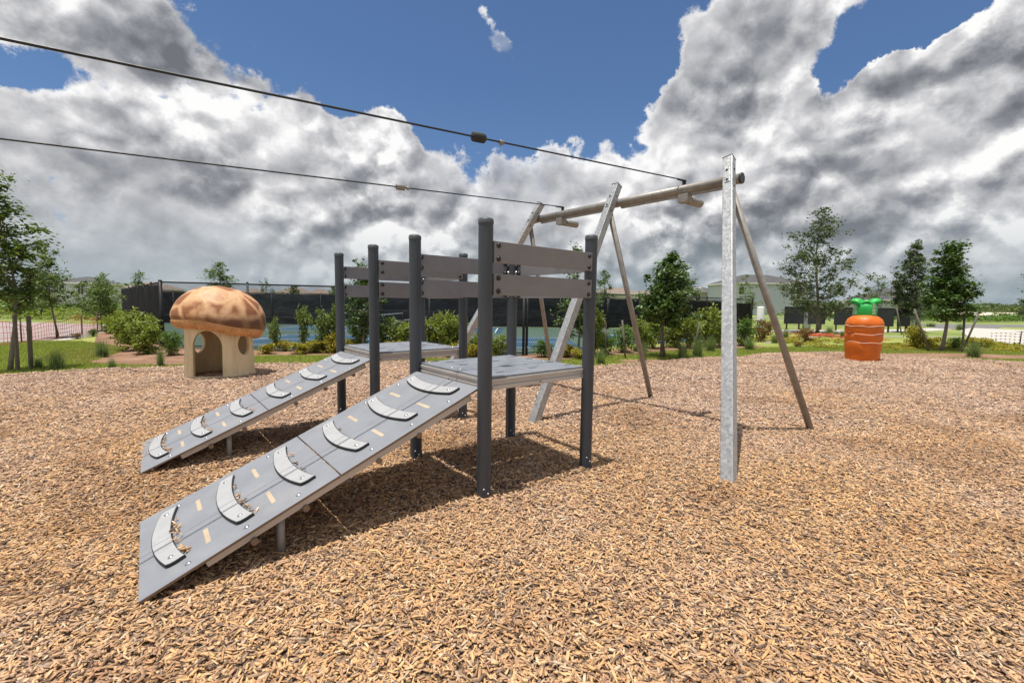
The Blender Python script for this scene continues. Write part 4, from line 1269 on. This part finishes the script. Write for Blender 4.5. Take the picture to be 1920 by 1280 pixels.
ORD = ['first', 'second', 'third', 'fourth', 'fifth', 'sixth', 'seventh', 'eighth', 'ninth', 'tenth', 'eleventh', 'twelfth', 'thirteenth', 'fourteenth', 'fifteenth', 'sixteenth', 'seventeenth', 'eighteenth', 'nineteenth', 'twentieth']
protos = {}
for k, (mt, up, *_r) in KIND.items():
    for j in range(2):
        protos[k, j] = shrub_mesh(1.0, 1.0, {'y': 1500, 'g': 1200, 'o': 900, 't': 950, 'r': 800}[k], {'y': 0.125, 'g': 0.12, 'o': 0.15, 't': 0.14, 'r': 0.13}[k], M[mt], 40 + j * 7 + ord(k), up)
for k, (mt, up, colr, word, grp) in KIND.items():
    lst = sorted([s for s in SHRUBS if s[4] == k], key=lambda s: s[0] / s[1])
    for i, (x, y, h, w, _) in enumerate(lst):
        where = ('beside the gravel lot' if x < -16.5 else 'beside the black fence corner' if x < -9 else 'in front of the chain-link fence' if x < 10.5 else 'beyond the lawn at right')
        o = thing('shrub', f'{ORD[i]} {colr} {word} from the left, {where}', 'shrub', (x, y, -0.02), i * 1.7, grp)
        kx = y / math.hypot(x, y) * 1.08
        o.scale = (w * kx, w * kx, h)
        link('foliage', protos[k, i % 2][0], o); link('stems', protos[k, i % 2][1], o)
CLUMPS = [(-10.22,9.96,0.45,0.74),(-11.33,12.29,0.5,0.82),(-9.25,10.25,0.24,0.43),(-8.44,10.66,0.48,0.42),(-7.91,10.9,0.29,0.41),(-10.77,10.08,0.27,0.48),(2.44,12.2,0.43,0.49),(3.79,12.85,0.6,0.5),(5.15,13.41,0.58,0.63),(5.94,14.21,0.62,0.71),(7.13,15.98,0.58,0.69),(15.92,15.33,0.55,1.17),(8.93,16.77,0.5,0.8),(13.96,22.77,0.52,0.71),(18.75,26.39,0.5,1.26),(18.23,24.61,0.41,0.7),(11.92,20.25,0.39,0.63),(38.83,41.51,0.4,1.98),(35.74,35.68,0.51,1.45)]
cm = [clump_mesh(1.0, 1.0, 420, 3, M['blade']), clump_mesh(1.0, 1.0, 340, 4, M['blade'])]
CL_W = {0: 'beside the wooden stakes', 1: 'on the lawn, behind the staked tree', 2: 'small, near the mulch edge', 3: 'left of the mushroom house', 4: 'right at the mushroom house wall', 5: 'between the two wooden stakes', 6: 'right of the near platform post', 7: 'in front of the round magnolia', 8: 'right of the magnolia trunk', 9: 'under the hedge, right of the magnolia', 10: 'half hidden by the hedge',
        11: 'below the magnolia at right', 12: 'behind the galvanised leg', 13: 'left of the oak trunk', 14: 'right of the oak trunk', 15: 'just left of the carrot', 16: 'beyond the lawn behind the brace', 17: 'by the road at far right', 18: 'by the pale path at right'}
for i, (x, y, h, w) in enumerate(CLUMPS):
    o = tag(link('grass_clump', cm[i % 2]), f'tuft of ornamental grass {CL_W[i]}', 'ornamental grass', 'ornamental grass tufts')
    o.location = (x, y, -0.02); o.rotation_euler = (0, 0, i * 1.3); kx = y / math.hypot(x, y) * 1.3; o.scale = (w * kx, w * kx, h * 1.12)

# ------------------------------------------------------------------ trees
cone = [(0.38, 0.30), (0.44, 0.70), (0.55, 0.80), (0.68, 0.70), (0.80, 0.52), (0.90, 0.32), (1.0, 0.10)]
tree('magnolia_tree', 'dense cone-shaped magnolia with three stakes, in front of the court fence', 4.77, 13.94, 3.2, cone, 10500, 0.12, M['leaf_mag'], 'bark_dark', 0.055, 60, 0.17, seed=3, upang=0.35)
cone2 = [(0.36, 0.3), (0.42, 0.95), (0.52, 1.12), (0.66, 1.0), (0.8, 0.66), (0.92, 0.34), (1.0, 0.08)]
tree('magnolia_tree', 'dense dark magnolia on a bare trunk right of the carrot', 16.82, 17.38, 4.12, cone2, 11000, 0.135, M['leaf_mag'], 'bark', 0.075, 48, 0.24, seed=5, upang=0.4)
tree('oak_tree', 'tall sparse young oak standing left of the carrot, before the dark panels', 19.66, 29.05, 8.15, [(0.2, 0.9), (0.30, 2.9), (0.42, 3.2), (0.56, 2.7), (0.72, 1.95), (0.86, 1.3), (0.95, 0.85), (1.0, 0.3)], 6800, 0.185, M['leaf_oak'], 'bark', 0.125, 54, 0.36, seed=8, upang=0.75)
tree('young_tree', 'slim feathery tree directly behind the right magnolia', 27.3, 30.9, 6.2, [(0.2, 0.7), (0.35, 1.35), (0.6, 1.35), (0.85, 0.95), (1.0, 0.3)], 7500, 0.17, M['leaf_oak'], 'bark', 0.07, 34, 0.28, seed=9, upang=0.9)
tree('young_tree', 'sparse tree cut off by the right edge of the view', 38.6, 33.4, 4.9, [(0.25, 0.6), (0.45, 1.2), (0.75, 0.9), (1.0, 0.2)], 2300, 0.16, M['leaf_oak'], 'bark', 0.05, 24, 0.32, seed=10, upang=0.8)
tree('young_tree', 'tall leafy tree with paired stakes at the left edge of the lawn', -11.0, 9.8, 4.1, [(0.38, 0.30), (0.48, 0.55), (0.58, 0.74), (0.68, 0.50), (0.80, 0.66), (0.90, 0.38), (1.0, 0.12)], 3600, 0.115, M['leaf_tree'], 'bark', 0.05, 36, 0.20, seed=12, upang=0.7)
tree('young_tree', 'leaning small tree behind the orange netting at left', -18.58, 18.15, 3.5, [(0.42, 0.3), (0.52, 0.95), (0.66, 0.95), (0.82, 0.65), (1.0, 0.2)], 2200, 0.12, M['leaf_tree'], 'bark_dark', 0.045, 26, 0.22, seed=14, upang=0.6, lean=-0.06)
tree('young_tree', 'small multi-stemmed tree left of the black fence', -20.4, 22.2, 2.7, [(0.28, 0.5), (0.45, 1.1), (0.7, 0.95), (0.9, 0.55), (1.0, 0.2)], 2500, 0.115, M['leaf_tree'], 'bark_dark', 0.045, 30, 0.22, seed=15, upang=0.8)
tree('young_tree', 'leafy tree seen above the mushroom house beyond the court', -21.5, 33.0, 4.35, [(0.45, 0.5), (0.6, 1.0), (0.8, 1.0), (0.95, 0.6), (1.0, 0.3)], 2600, 0.15, M['leaf_tree'], 'bark', 0.06, 22, 0.3, seed=16, upang=0.7)
tree('young_tree', 'broad-leaved young tree behind the far platform rails', -4.65, 13.95, 2.85, [(0.28, 0.35), (0.4, 0.62), (0.6, 0.66), (0.8, 0.5), (1.0, 0.12)], 3000, 0.105, M['leaf_mag'], 'bark', 0.045, 30, 0.17, seed=18, upang=0.5)
tree('young_tree', 'broad-leaved young tree half hidden behind the galvanised middle leg', 2.05, 13.95, 3.45, [(0.22, 0.35), (0.36, 0.62), (0.55, 0.66), (0.75, 0.48), (0.9, 0.28), (1.0, 0.1)], 3000, 0.105, M['leaf_mag'], 'bark', 0.045, 30, 0.17, seed=19, upang=0.5)
FT = [(-33.2, 36.5, 3.4, 1.5, 'dark bushy tree in front of the pale far house at left'), (-40, 38, 3.6, 1.7, 'low spreading tree at far left, first from the left edge'), (-44, 46, 3.2, 2.0, 'low wide tree at the far left skyline'),
      (-34, 41, 3.9, 1.2, 'narrow tree just left of the fence end'), (-34, 62, 4.6, 2.0, 'far tree rising left of the tan roof'), (-19.5, 40, 2.9, 0.9, 'small thin tree above the court screen, left'), (-16.6, 42, 2.8, 0.8, 'small thin tree above the court screen, right'),
      (-13.2, 40, 3.2, 0.9, 'thin tree beyond the court, left of the far platform'), (8.2, 40, 4.6, 1.1, 'wispy tree beyond the court, right of the near platform'), (27, 52, 5.2, 1.8, 'bushy tree in front of the blue house, beside the leg'),
      (34, 52, 4.2, 1.4, 'small tree at the blue house corner'), (37.5, 46, 4.9, 1.7, 'olive tree directly behind the oak'), (45, 52, 4.3, 1.4, 'rounded tree in front of the dark roof'), (52, 58, 4.2, 1.5, 'rounded tree left of the slim feathery tree'),
      (17.5, 44, 4.2, 1.0, 'small tree before the cream house')]
for i, (x, y, h, w, lab) in enumerate(FT):
    tree('distant_tree', lab, x, y, h, [(0.2, w * 0.5), (0.4, w), (0.7, w * 0.8), (1.0, w * 0.15)], 1500, 0.20, M['leaf_far'] if i % 3 else M['leaf_tree'], 'bark', 0.06, 20, 0.34, seed=30 + i, upang=0.6, group='trees in the distance')
# bare tree
def bare_tree(x, y, h, label, seed):
    r = np.random.default_rng(seed)
    root = thing('bare_tree', label, 'tree', (x, y, 0), 0, 'leafless trees')
    tr = MB().tube([(0, 0, -0.05), (0.02, 0, h * 0.5), (0, 0.02, h)], [0.06, 0.04, 0.008], 7).build('trunk', M['bark'], root)
    tw = MB()
    for k in range(34):
        t = r.uniform(0.3, 0.92); a = r.uniform(0, 6.28); L = h * 0.35 * (1.1 - t)
        b = Vector((0, 0, h * t)); e = b + Vector((math.cos(a) * L * 0.6, math.sin(a) * L * 0.6, L))
        tw.tube([b, b.lerp(e, 0.5) + Vector((math.cos(a), math.sin(a), 0)) * 0.06, e], [0.02, 0.012, 0.004], 5, caps=False)
        for q in range(3):
            c = b.lerp(e, r.uniform(0.4, 0.9)); tw.tube([c, c + Vector(r.normal(0, 0.22, 3)) + Vector((0, 0, 0.2))], [0.008, 0.003], 4, caps=False)
    tw.build('branches', M['bark'], root)
bare_tree(15.5, 40, 4.0, 'leafless tree right of the cone-shaped magnolia', 2)

# stakes beside the trees
def stake(x, y, h, lx, ly, w, label, square=False):
    if square:
        mb = MB(); d = Vector((lx, ly, h)).normalized()
        rot = d.to_track_quat('Z', 'Y').to_matrix()
        mb.box(Vector((lx / 2, ly / 2, h / 2 - 0.04)), (w * 2, w * 1.3, h + 0.1), rot, 0, 0.004)
    else:
        mb = MB().tube([(0, 0, -0.06), (lx, ly, h)], w, 9)
    o = tag(mb.build('tree_stake', M['stake']), label, 'stake', 'wooden tree stakes')
    o.location = (x, y, 0)
stake(-10.82, 9.70, 1.20, 0.02, 0, 0.032, 'dark wooden stake tied against the left trunk', True)
stake(-10.85, 10.0, 1.17, 0.03, 0, 0.035, 'thick square wooden stake standing alone right of the left trunk', True)
for (x, y, h, lx, ly, lab) in ((3.45, 13.45, 1.15, -0.12, 0.1, 'thin grey stake left of the magnolia trunk, leaning outward'), (4.62, 13.8, 1.28, 0.02, 0.05, 'thin grey stake right against the magnolia trunk'), (5.95, 14.6, 1.1, 0.12, -0.1, 'thin grey stake right of the magnolia trunk, in the hedge'),
                               (15.95, 17.0, 1.6, -0.5, 0.25, 'long stake leaning left, left of the right magnolia'), (17.0, 16.8, 1.45, 0.25, 0.3, 'stake just right of the right magnolia trunk'), (17.9, 17.7, 1.6, 0.45, -0.1, 'stake leaning right, behind the right magnolia'),
                               (24.6, 28.2, 1.7, -0.3, 0.2, 'stake before the rightmost dark panel'), (27.4, 30.4, 1.6, 0.3, 0.1, 'stake under the slim feathery tree'), (2.9, 13.7, 1.1, -0.03, 0.05, 'thin stake beside the tree behind the middle leg'), (-4.25, 13.9, 1.3, 0.05, 0, 'thin stake beside the tree behind the far platform')):
    stake(x, y, h, lx, ly, 0.035 if y > 15 else 0.028, lab)

# ------------------------------------------------------------------ chain link fences
def fence(label, a, b, z0, z1, nbay, spacing=0.085, screen=None, mid=True, wires=True, rad=0.0032, fabric='screen'):
    """a, b: ground points; z0, z1: heights at each end; screen: (t0, t1, zlow, ztop offset)"""
    a = Vector((*a, 0)); b = Vector((*b, 0))
    root = thing('chain_link_fence', label, 'fence', a, 0, 'black court fences')
    d = b - a; L = d.length; d.normalize()
    def top(s): return z0 + (z1 - z0) * s / L
    for i in range(nbay + 1):
        s = L * i / nbay
        p = d * s
        r_ = 0.045 if i in (0, nbay) else 0.032
        mb = MB().tube([p + Vector((0, 0, -0.1)), p + Vector((0, 0, top(s) + 0.03))], r_, 10)
        dome(mb, p + Vector((0, 0, top(s) + 0.03)), r_ * 1.1, 0.05, None, 0, 10)
        mb.build('fence_post', M['fence'], root)
    for f, rr in ((1.0, 0.024),) + (((0.5, 0.018), (0.03, 0.018)) if mid else ()):
        MB().tube([Vector((0, 0, z0 * f)), d * L + Vector((0, 0, z1 * f))], rr, 8).build('fence_rail', M['fence'], root)
    if wires:
        V, F = [], []
        H = min(z0, z1) - 0.02
        n = int((L + H) / spacing)
        for sgn in (1, -1):
            for k in range(n):
                s0 = k * spacing - (H if sgn > 0 else 0)
                s1 = s0 + H * sgn
                zA, zB = 0.03, H + 0.0
                # clip to [0,L]
                def clip(s): return min(max(s, 0), L)
                if max(s0, s1) < 0 or min(s0, s1) > L: continue
                c0, c1 = clip(s0), clip(s1)
                if abs(c1 - c0) < 0.02: continue
                tA = (c0 - s0) / (s1 - s0); tB = (c1 - s0) / (s1 - s0)
                za = zA + (zB - zA) * tA; zb = zA + (zB - zA) * tB
                f0 = top(c0) / H; f1 = top(c1) / H
                V.append(((d * c0).x, (d * c0).y, za * (f0 if za > H * 0.9 else 1), (d * c1).x, (d * c1).y, zb * (f1 if zb > H * 0.9 else 1)))
        A_ = np.array(V)
        p0, p1 = A_[:, :3], A_[:, 3:]
        nrm = np.array([-d.y, d.x, 0]) * rad
        t = (p1 - p0); t /= np.linalg.norm(t, axis=1)[:, None]
        sd_ = np.cross(t, nrm / rad) * rad
        q = []
        for pp in (p0, p1):
            for kx, ky in ((1, 0), (-0.5, 0.87), (-0.5, -0.87)):
                q.append(pp + sd_ * kx + nrm[None] * ky)
        VV = np.stack(q, 1).reshape(-1, 3)
        FF = (np.array([[0, 1, 4, 3], [1, 2, 5, 4], [2, 0, 3, 5]])[None] + (np.arange(len(A_)) * 6)[:, None, None]).reshape(-1, 4)
        link('chain_mesh', np_mesh('chain_mesh', VV, FF, M['fence']), root)
    if screen:
        t0, t1, zl_, dt = screen
        nb = max(1, int(round((t1 - t0) * nbay)))
        nn = Vector((-d.y, d.x, 0))
        for i in range(nb):
            s0 = L * (t0 + (t1 - t0) * i / nb) + 0.004; s1 = L * (t0 + (t1 - t0) * (i + 1) / nb) - 0.004
            mb = MB(); N = 8
            for k in range(N):
                a0, a1 = s0 + (s1 - s0) * k / N, s0 + (s1 - s0) * (k + 1) / N
                def pt(s, z, o_): return d * s + nn * (0.05 + 0.02 * math.sin(s * 3 + z * 2) + o_) + Vector((0, 0, z))
                za, zb = top(a0) - dt, top(a1) - dt
                sag = lambda s: 0.02 * math.sin((s - s0) / (s1 - s0) * math.pi)
                vs = [pt(a0, zl_, 0), pt(a1, zl_, 0), pt(a1, zb - sag(a1), 0), pt(a0, za - sag(a0), 0), pt(a0, zl_, .004), pt(a1, zl_, .004), pt(a1, zb - sag(a1), .004), pt(a0, za - sag(a0), .004)]
                mb.add(vs, [(0, 1, 2, 3), (7, 6, 5, 4), (0, 4, 5, 1), (3, 2, 6, 7)], 0, False)
            mb.build('windscreen', M[fabric], root)
    return root


fence('black chain-link fence facing the playground, behind the mushroom house and platforms', (-11.6, 14.8), (0.36, 14.0), 2.16, 1.99, 4, 0.075, rad=0.0050)
fence('black chain-link court fence angling away to the right, with windscreen at its far end', (0.46, 14.06), (14.9, 27.9), 2.0, 2.06, 6, 0.11, (0.5, 1.0, 0.35, 0.24), rad=0.0035)
fence('black screened court fence running away left of the mushroom house', (-11.66, 14.9), (-25.2, 29.0), 2.16, 2.2, 7, 0.11, (0.0, 1.0, 0.12, 0.08), rad=0.0035)
fence('black screened fence at the back of the courts, left stretch', (-25.4, 29.3), (6.4, 30.2), 2.1, 2.05, 10, 0.12, (0.0, 1.0, 0.06, 0.03), wires=False, fabric='screen_far')
fence('black screened fence at the back of the courts, right stretch', (6.5, 30.3), (19.0, 38.2), 2.05, 2.05, 5, 0.12, (0.0, 1.0, 0.06, 0.03), wires=False, fabric='screen_far')

# orange safety netting
def netting(label, pts, h, cell, posts, mats, rad=0.006, knots=0.0):
    root = thing('safety_netting', label, 'safety fence', (*pts[0], 0), 0, 'orange safety nets')
    o = Vector((*pts[0], 0))
    P_ = [Vector((*p, 0)) - o for p in pts]
    seg = [(P_[i + 1] - P_[i]).length for i in range(len(P_) - 1)]; tot = sum(seg)
    def at(s):
        for i, L in enumerate(seg):
            if s <= L or i == len(seg) - 1: return P_[i].lerp(P_[i + 1], min(1, s / L))
            s -= L
    n = int(tot / cell); rows = max(4, int(h / cell))
    def hh(s): return h * (0.80 + 0.10 * math.sin(s * 1.1) + 0.08 * math.sin(s * 2.7 + 1))
    mb = MB()
    for k in range(n + 1):
        s = tot * k / n; p = at(s)
        mb.tube([p + Vector((0, 0, 0.03)), p + Vector((0.02 * math.sin(k), 0, hh(s) * 0.5)), p + Vector((0, 0, hh(s)))], rad, 4, caps=False)
    for j in range(rows + 1):
        f = j / rows
        mb.tube([at(tot * k / n) + Vector((0, 0, 0.03 + (hh(tot * k / n) - 0.03) * f)) for k in range(n + 1)], rad * (1.0 if 0 < j < rows else 1.6), 4, caps=False)
    if knots:
        for k in range(n + 1):
            for j in range(rows + 1):
                s = tot * k / n
                mb.box(at(s) + Vector((0, 0, 0.03 + (hh(s) - 0.03) * j / rows)), (knots * 1.7, 0.02, knots))
    mb.build('netting', M[mats], root)
    for q in range(posts):
        p = at(tot * (q + 0.5) / posts)
        MB().tube([p + Vector((0, 0.03, -0.05)), p + Vector((0.02, 0.03, h * 1.08))], 0.022, 7).build('post', M['stake_dark'], root)
M['net_orange'] = simple('orange plastic netting', (0.62, 0.14, 0.06), 0.6)
M['stake_dark'] = simple('rusty steel stake', (0.09, 0.06, 0.05), 0.7)
M['net_dark'] = simple('dark knotted netting', (0.10, 0.05, 0.035), 0.7)
netting('sagging orange safety net along the gravel lot at left', [(-16.9, 12.5), (-17.0, 14.9), (-17.9, 17.2), (-19.3, 20.4), (-20.6, 22.4)], 0.85, 0.17, 5, 'net_orange', 0.0075)
netting('dark orange safety net before the pale path at right', [(21.9, 20.4), (23.3, 19.9), (25.0, 18.6), (26.6, 16.6)], 0.62, 0.16, 3, 'net_dark', 0.0025, 0.03)
# fallen net on the ground near the oak
fm = MB(); fr_ = np.random.default_rng(4)
for k in range(60):
    x = 17.6 + fr_.uniform(-1.2, 1.4); y = 24.6 + fr_.uniform(-1.3, 1.6) - 0.4 * (x - 17.6)
    fm.tube([(x, y, 0.02), (x + fr_.normal(0, .4), y + fr_.normal(0, .4), 0.05 + fr_.uniform(0, .1)), (x + fr_.normal(0, .7), y + fr_.normal(0, .7), 0.02)], 0.018, 5)
tag(fm.build('fallen_netting', M['net_orange']), 'crumpled orange netting lying on the ground beside the oak', 'netting')

# ------------------------------------------------------------------ dark panels by the oak, boxes and bollard
M['panel'] = simple('black panel', (0.022, 0.024, 0.028), 0.5, 0, 0.2, 2)
M['slat'] = simple('grey green board', (0.27, 0.30, 0.275), 0.7, 0, 0.15, 3)
M['panel_rim'] = simple('pale grey panel rim', (0.33, 0.35, 0.36), 0.6)
M['post_wood'] = simple('red brown post', (0.12, 0.06, 0.045), 0.7)
def dark_panel(x, y, w, side, label):
    r = thing('display_panel', label, 'panel', (x, y, 0), -0.15, 'dark panels on posts')
    MB().box((0, 0, 1.02), (w, 0.10, 1.26), None, 0, 0.01).build('panel', M['panel'], r)
    MB().box((0, 0, 1.665), (w + 0.06, 0.14, 0.035), None, 0, 0.006).build('top_rim', M['panel_rim'], r)
    for s in (-0.32, 0.32):
        MB().box((s * w, 0.115, 0.6), (0.09, 0.09, 1.3), None, 0, 0.008).build('post', M['post_wood'], r)
    if side:
        for k in range(side):
            MB().box((w / 2 + 0.10 + k * 0.20, 0.16, 0.82), (0.15, 0.05, 1.62), None, 0, 0.006).build('side_board', M['slat'], r)
for x, y, w, side, lab in ((20.75, 33.0, 1.32, 3, 'black panel on posts, first from the left, left of the oak trunk'), (22.35, 32.9, 1.15, 0, 'black panel on posts, second from the left, just behind the oak trunk'), (23.55, 31.9, 1.12, 3, 'black panel on posts, third from the left, beside the carrot'),
                           (25.3, 30.5, 1.2, 0, 'black panel on posts, fourth from the left, right of the carrot'), (27.0, 30.9, 0.75, 4, 'narrow black panel on posts, rightmost of the five, with grey boards')):
    dark_panel(x, y, w, side, lab)
bx = thing('utility_box', 'white utility box beside the galvanised near leg, beyond the fence', 'utility box', (18.45, 36.26, 0), -0.3)
MB().box((0, 0, 0.75), (0.62, 0.5, 1.5), None, 0, 0.02).build('cabinet', M['white'], bx)
MB().box((0, -0.262, 0.8), (0.5, 0.02, 1.1), None, 0, 0.006).build('door', M['panel_rim'], bx)
MB().box((0, 0, 1.53), (0.7, 0.58, 0.05), None, 0, 0.01).build('lid', M['white'], bx)
cy = thing('bollard', 'fat white round bollard at the end of the court fence', 'bollard', (18.6, 33.6, 0))
mb = MB(); mb.lathe([(0.24, -0.05), (0.24, 1.55), (0.21, 1.62), (0.001, 1.65)], 24); mb.build('tube', M['white'], cy)
mb = MB(); mb.lathe([(0.243, 0.55), (0.243, 0.62)], 24); mb.build('band', M['panel_rim'], cy)

# ------------------------------------------------------------------ houses
M['wall_blue'] = simple('pale blue render', (0.54, 0.555, 0.64), 0.85, 0, 0.05, 0.6)
M['wall_cream'] = simple('cream render', (0.62, 0.585, 0.52), 0.85, 0, 0.05, 0.6)
M['wall_white'] = simple('off white render', (0.60, 0.60, 0.60), 0.85, 0, 0.05, 0.6)
M['wall_tan'] = simple('tan render', (0.50, 0.40, 0.30), 0.85, 0, 0.06, 0.6)
M['roof_dark'] = simple('dark shingle roof', (0.085, 0.083, 0.088), 0.9, 0, 0.2, 1.5, 0.4, 8)
M['roof_tan'] = simple('tan tile roof', (0.215, 0.165, 0.13), 0.9, 0, 0.2, 1.5, 0.4, 8)
M['window'] = simple('dark window glass', (0.03, 0.035, 0.042), 0.12, 0, 0.1)
def house(label, x, y, w, dpt, eave, ridge, wallm, roofm, rz=0.0, wins=(), gable=None):
    r = thing('house', label, 'house', (x, y, 0), rz, 'houses round the playground')
    MB().box((0, 0, eave / 2 - 0.1), (w, dpt, eave + 0.2)).build('wall', M[wallm], r)
    o = 0.45
    X, Y = w / 2 + o, dpt / 2 + o
    rl = max(0.3, X - Y * 0.9)
    rb = MB()
    rb.add([(-X, -Y, eave), (X, -Y, eave), (X, Y, eave), (-X, Y, eave), (-rl, 0, ridge), (rl, 0, ridge)], [(0, 1, 5, 4), (1, 2, 5), (2, 3, 4, 5), (3, 0, 4)])
    rb.add([(-X, -Y, eave - 0.2), (X, -Y, eave - 0.2), (X, Y, eave - 0.2), (-X, Y, eave - 0.2)], [(3, 2, 1, 0)])
    rf = rb.build('roof', M[roofm], r)
    fa = MB()
    for c, s in (((0, -Y, eave - 0.1), (2 * X, 0.06, 0.24)), ((0, Y, eave - 0.1), (2 * X, 0.06, 0.24)), ((-X, 0, eave - 0.1), (0.06, 2 * Y - 0.07, 0.24)), ((X, 0, eave - 0.1), (0.06, 2 * Y - 0.07, 0.24))):
        fa.box(c, s)
    fa.build('fascia', M['white'], rf)
    if gable:
        gx, gw = gable
        gb = MB()
        zt = eave + (ridge - eave) * 0.75
        gb.add([(gx - gw, -Y - 0.3, eave - 0.1), (gx + gw, -Y - 0.3, eave - 0.1), (gx, -Y - 0.3, zt), (gx - gw, 0, eave - 0.1), (gx + gw, 0, eave - 0.1), (gx, 0, zt)], [(0, 1, 2), (1, 4, 5, 2), (0, 2, 5, 3)])
        gb.build('gable', M['wall_white'], rf)
    for wx, wz, ww, wh in wins:
        f_ = MB(); f_.box((wx, -dpt / 2 - 0.03, wz), (ww + 0.24, 0.08, wh + 0.24)); fo = f_.build('window', M['white'], r)
        MB().box((wx, -dpt / 2 - 0.075, wz), (ww, 0.03, wh)).build('pane', M['window'], fo)
        MB().box((wx, -dpt / 2 - 0.095, wz), (0.06, 0.02, wh)).build('glazing_bar', M['white'], fo)
def hx(px, Y): return (px - 960) / 838.4 * Y
house('large pale blue two-storey house with dark hip roof, behind the near leg', 51.6, 96, 15.2, 11, 6.4, 8.4, 'wall_blue', 'roof_dark', 0.0, ((5.4, 1.6, 1.1, 1.5), (-5.6, 4.8, 1.0, 1.4), (6.0, 4.8, 1.1, 1.4)))
house('cream two-storey house with front gable beyond the court fence', 44, 108, 9, 8, 4.9, 6.3, 'wall_cream', 'roof_dark', 0.1, ((-1.6, 3.6, 1.1, 1.5), (2.0, 3.6, 1.1, 1.5)), (-1.2, 1.8))
house('pale two-storey house with dark roof at far left', -81, 86, 7, 8, 4.4, 5.7, 'wall_white', 'roof_dark', 0.15, ((1.4, 3.4, 0.8, 2.2), (-1.6, 3.2, 0.8, 1.2)))
house('tan-roofed house seen over the left black fence', -95, 118, 11, 9, 4.2, 6.0, 'wall_tan', 'roof_tan', 0.1, ((0, 2.2, 1.4, 1.4),))
house('low tan-roofed house above the fence, left of the mushroom top', -118, 152, 9, 8, 3.8, 5.4, 'wall_tan', 'roof_tan', 0.0)
house('low tan-roofed house right of the mushroom top', hx(478, 150), 150, 9, 8, 3.6, 5.4, 'wall_tan', 'roof_tan', 0.2)
house('wide tan-roofed house above the court screen', hx(553, 150), 150, 11, 8, 3.8, 5.9, 'wall_tan', 'roof_tan', 0.0)
house('low tan-roofed house left of the far platform', hx(602, 156), 156, 9, 8, 3.8, 5.7, 'wall_tan', 'roof_tan', 0.1)
house('long tan-roofed house right of the near platform', hx(1152, 120), 120, 12, 9, 4.6, 6.2, 'wall_cream', 'roof_tan', 0.0, ((2, 2.6, 1.4, 1.4),))
house('tan-roofed house beside the middle brace', hx(1206, 126), 126, 8, 8, 4.4, 5.8, 'wall_cream', 'roof_tan', 0.1)
house('dark-roofed house behind the oak and the carrot', hx(1655, 84), 84, 8.5, 9, 3.2, 5.4, 'wall_white', 'roof_dark', 0.0, ((1, 1.8, 1.2, 1.2),))
house('tan-roofed house left of the slim feathery tree', hx(1694, 112), 112, 7, 8, 4.2, 5.6, 'wall_tan', 'roof_tan', 0.0)

# ------------------------------------------------------------------ far vegetation masses
def mass(name, xr, yr, n, h, leaf, mat, seed, edge=None):
    r = np.random.default_rng(seed)
    nc = n // 40
    cx, cyy = r.uniform(*xr, nc), r.uniform(*yr, nc)
    ch = h * r.uniform(0.35, 1.0, nc) * (0.65 + 0.35 * np.sin(cx * 0.21 + seed) * np.sin(cx * 0.053))
    idx = r.integers(0, nc, n)
    s = h * 0.45
    pts = np.stack([cx[idx] + r.normal(0, s, n), cyy[idx] + r.normal(0, s, n), np.abs(ch[idx] * r.uniform(0.1, 1.0, n) ** 0.6)], -1)
    V, F = leaf_cloud(pts, leaf, r=r)
    tag(link(name, np_mesh(name, V, F, mat)), kind='stuff')
mass('meadow_growth', (-62, -26), (33, 52), 26000, 0.55, 0.22, M['leaf_shrub'], 3)
mass('meadow_growth', (-100, -45), (60, 66), 8000, 0.5, 0.4, M['leaf_green'], 13)
mass('meadow_growth', (45, 95), (58, 84), 15000, 1.2, 0.45, M['leaf_green'], 4)
mass('meadow_growth', (-90, -40), (72, 76), 6000, 1.6, 0.35, M['leaf_green'], 14)
mass('ground_cover', (12.5, 25), (17.2, 20.6), 9000, 0.16, 0.10, M['leaf_orange'], 21)
mass('ground_cover', (10.5, 16), (20.5, 23.5), 3500, 0.18, 0.10, M['leaf_orange'], 22)
mass('far_wood', (-420, -120), (240, 300), 20000, 6.5, 2.2, M['leaf_far'], 6)
mass('far_wood', (-130, 160), (240, 300), 20000, 5.5, 2.2, M['leaf_far'], 7)
mass('far_wood', (150, 460), (300, 360), 24000, 7.5, 2.6, M['leaf_far'], 9)
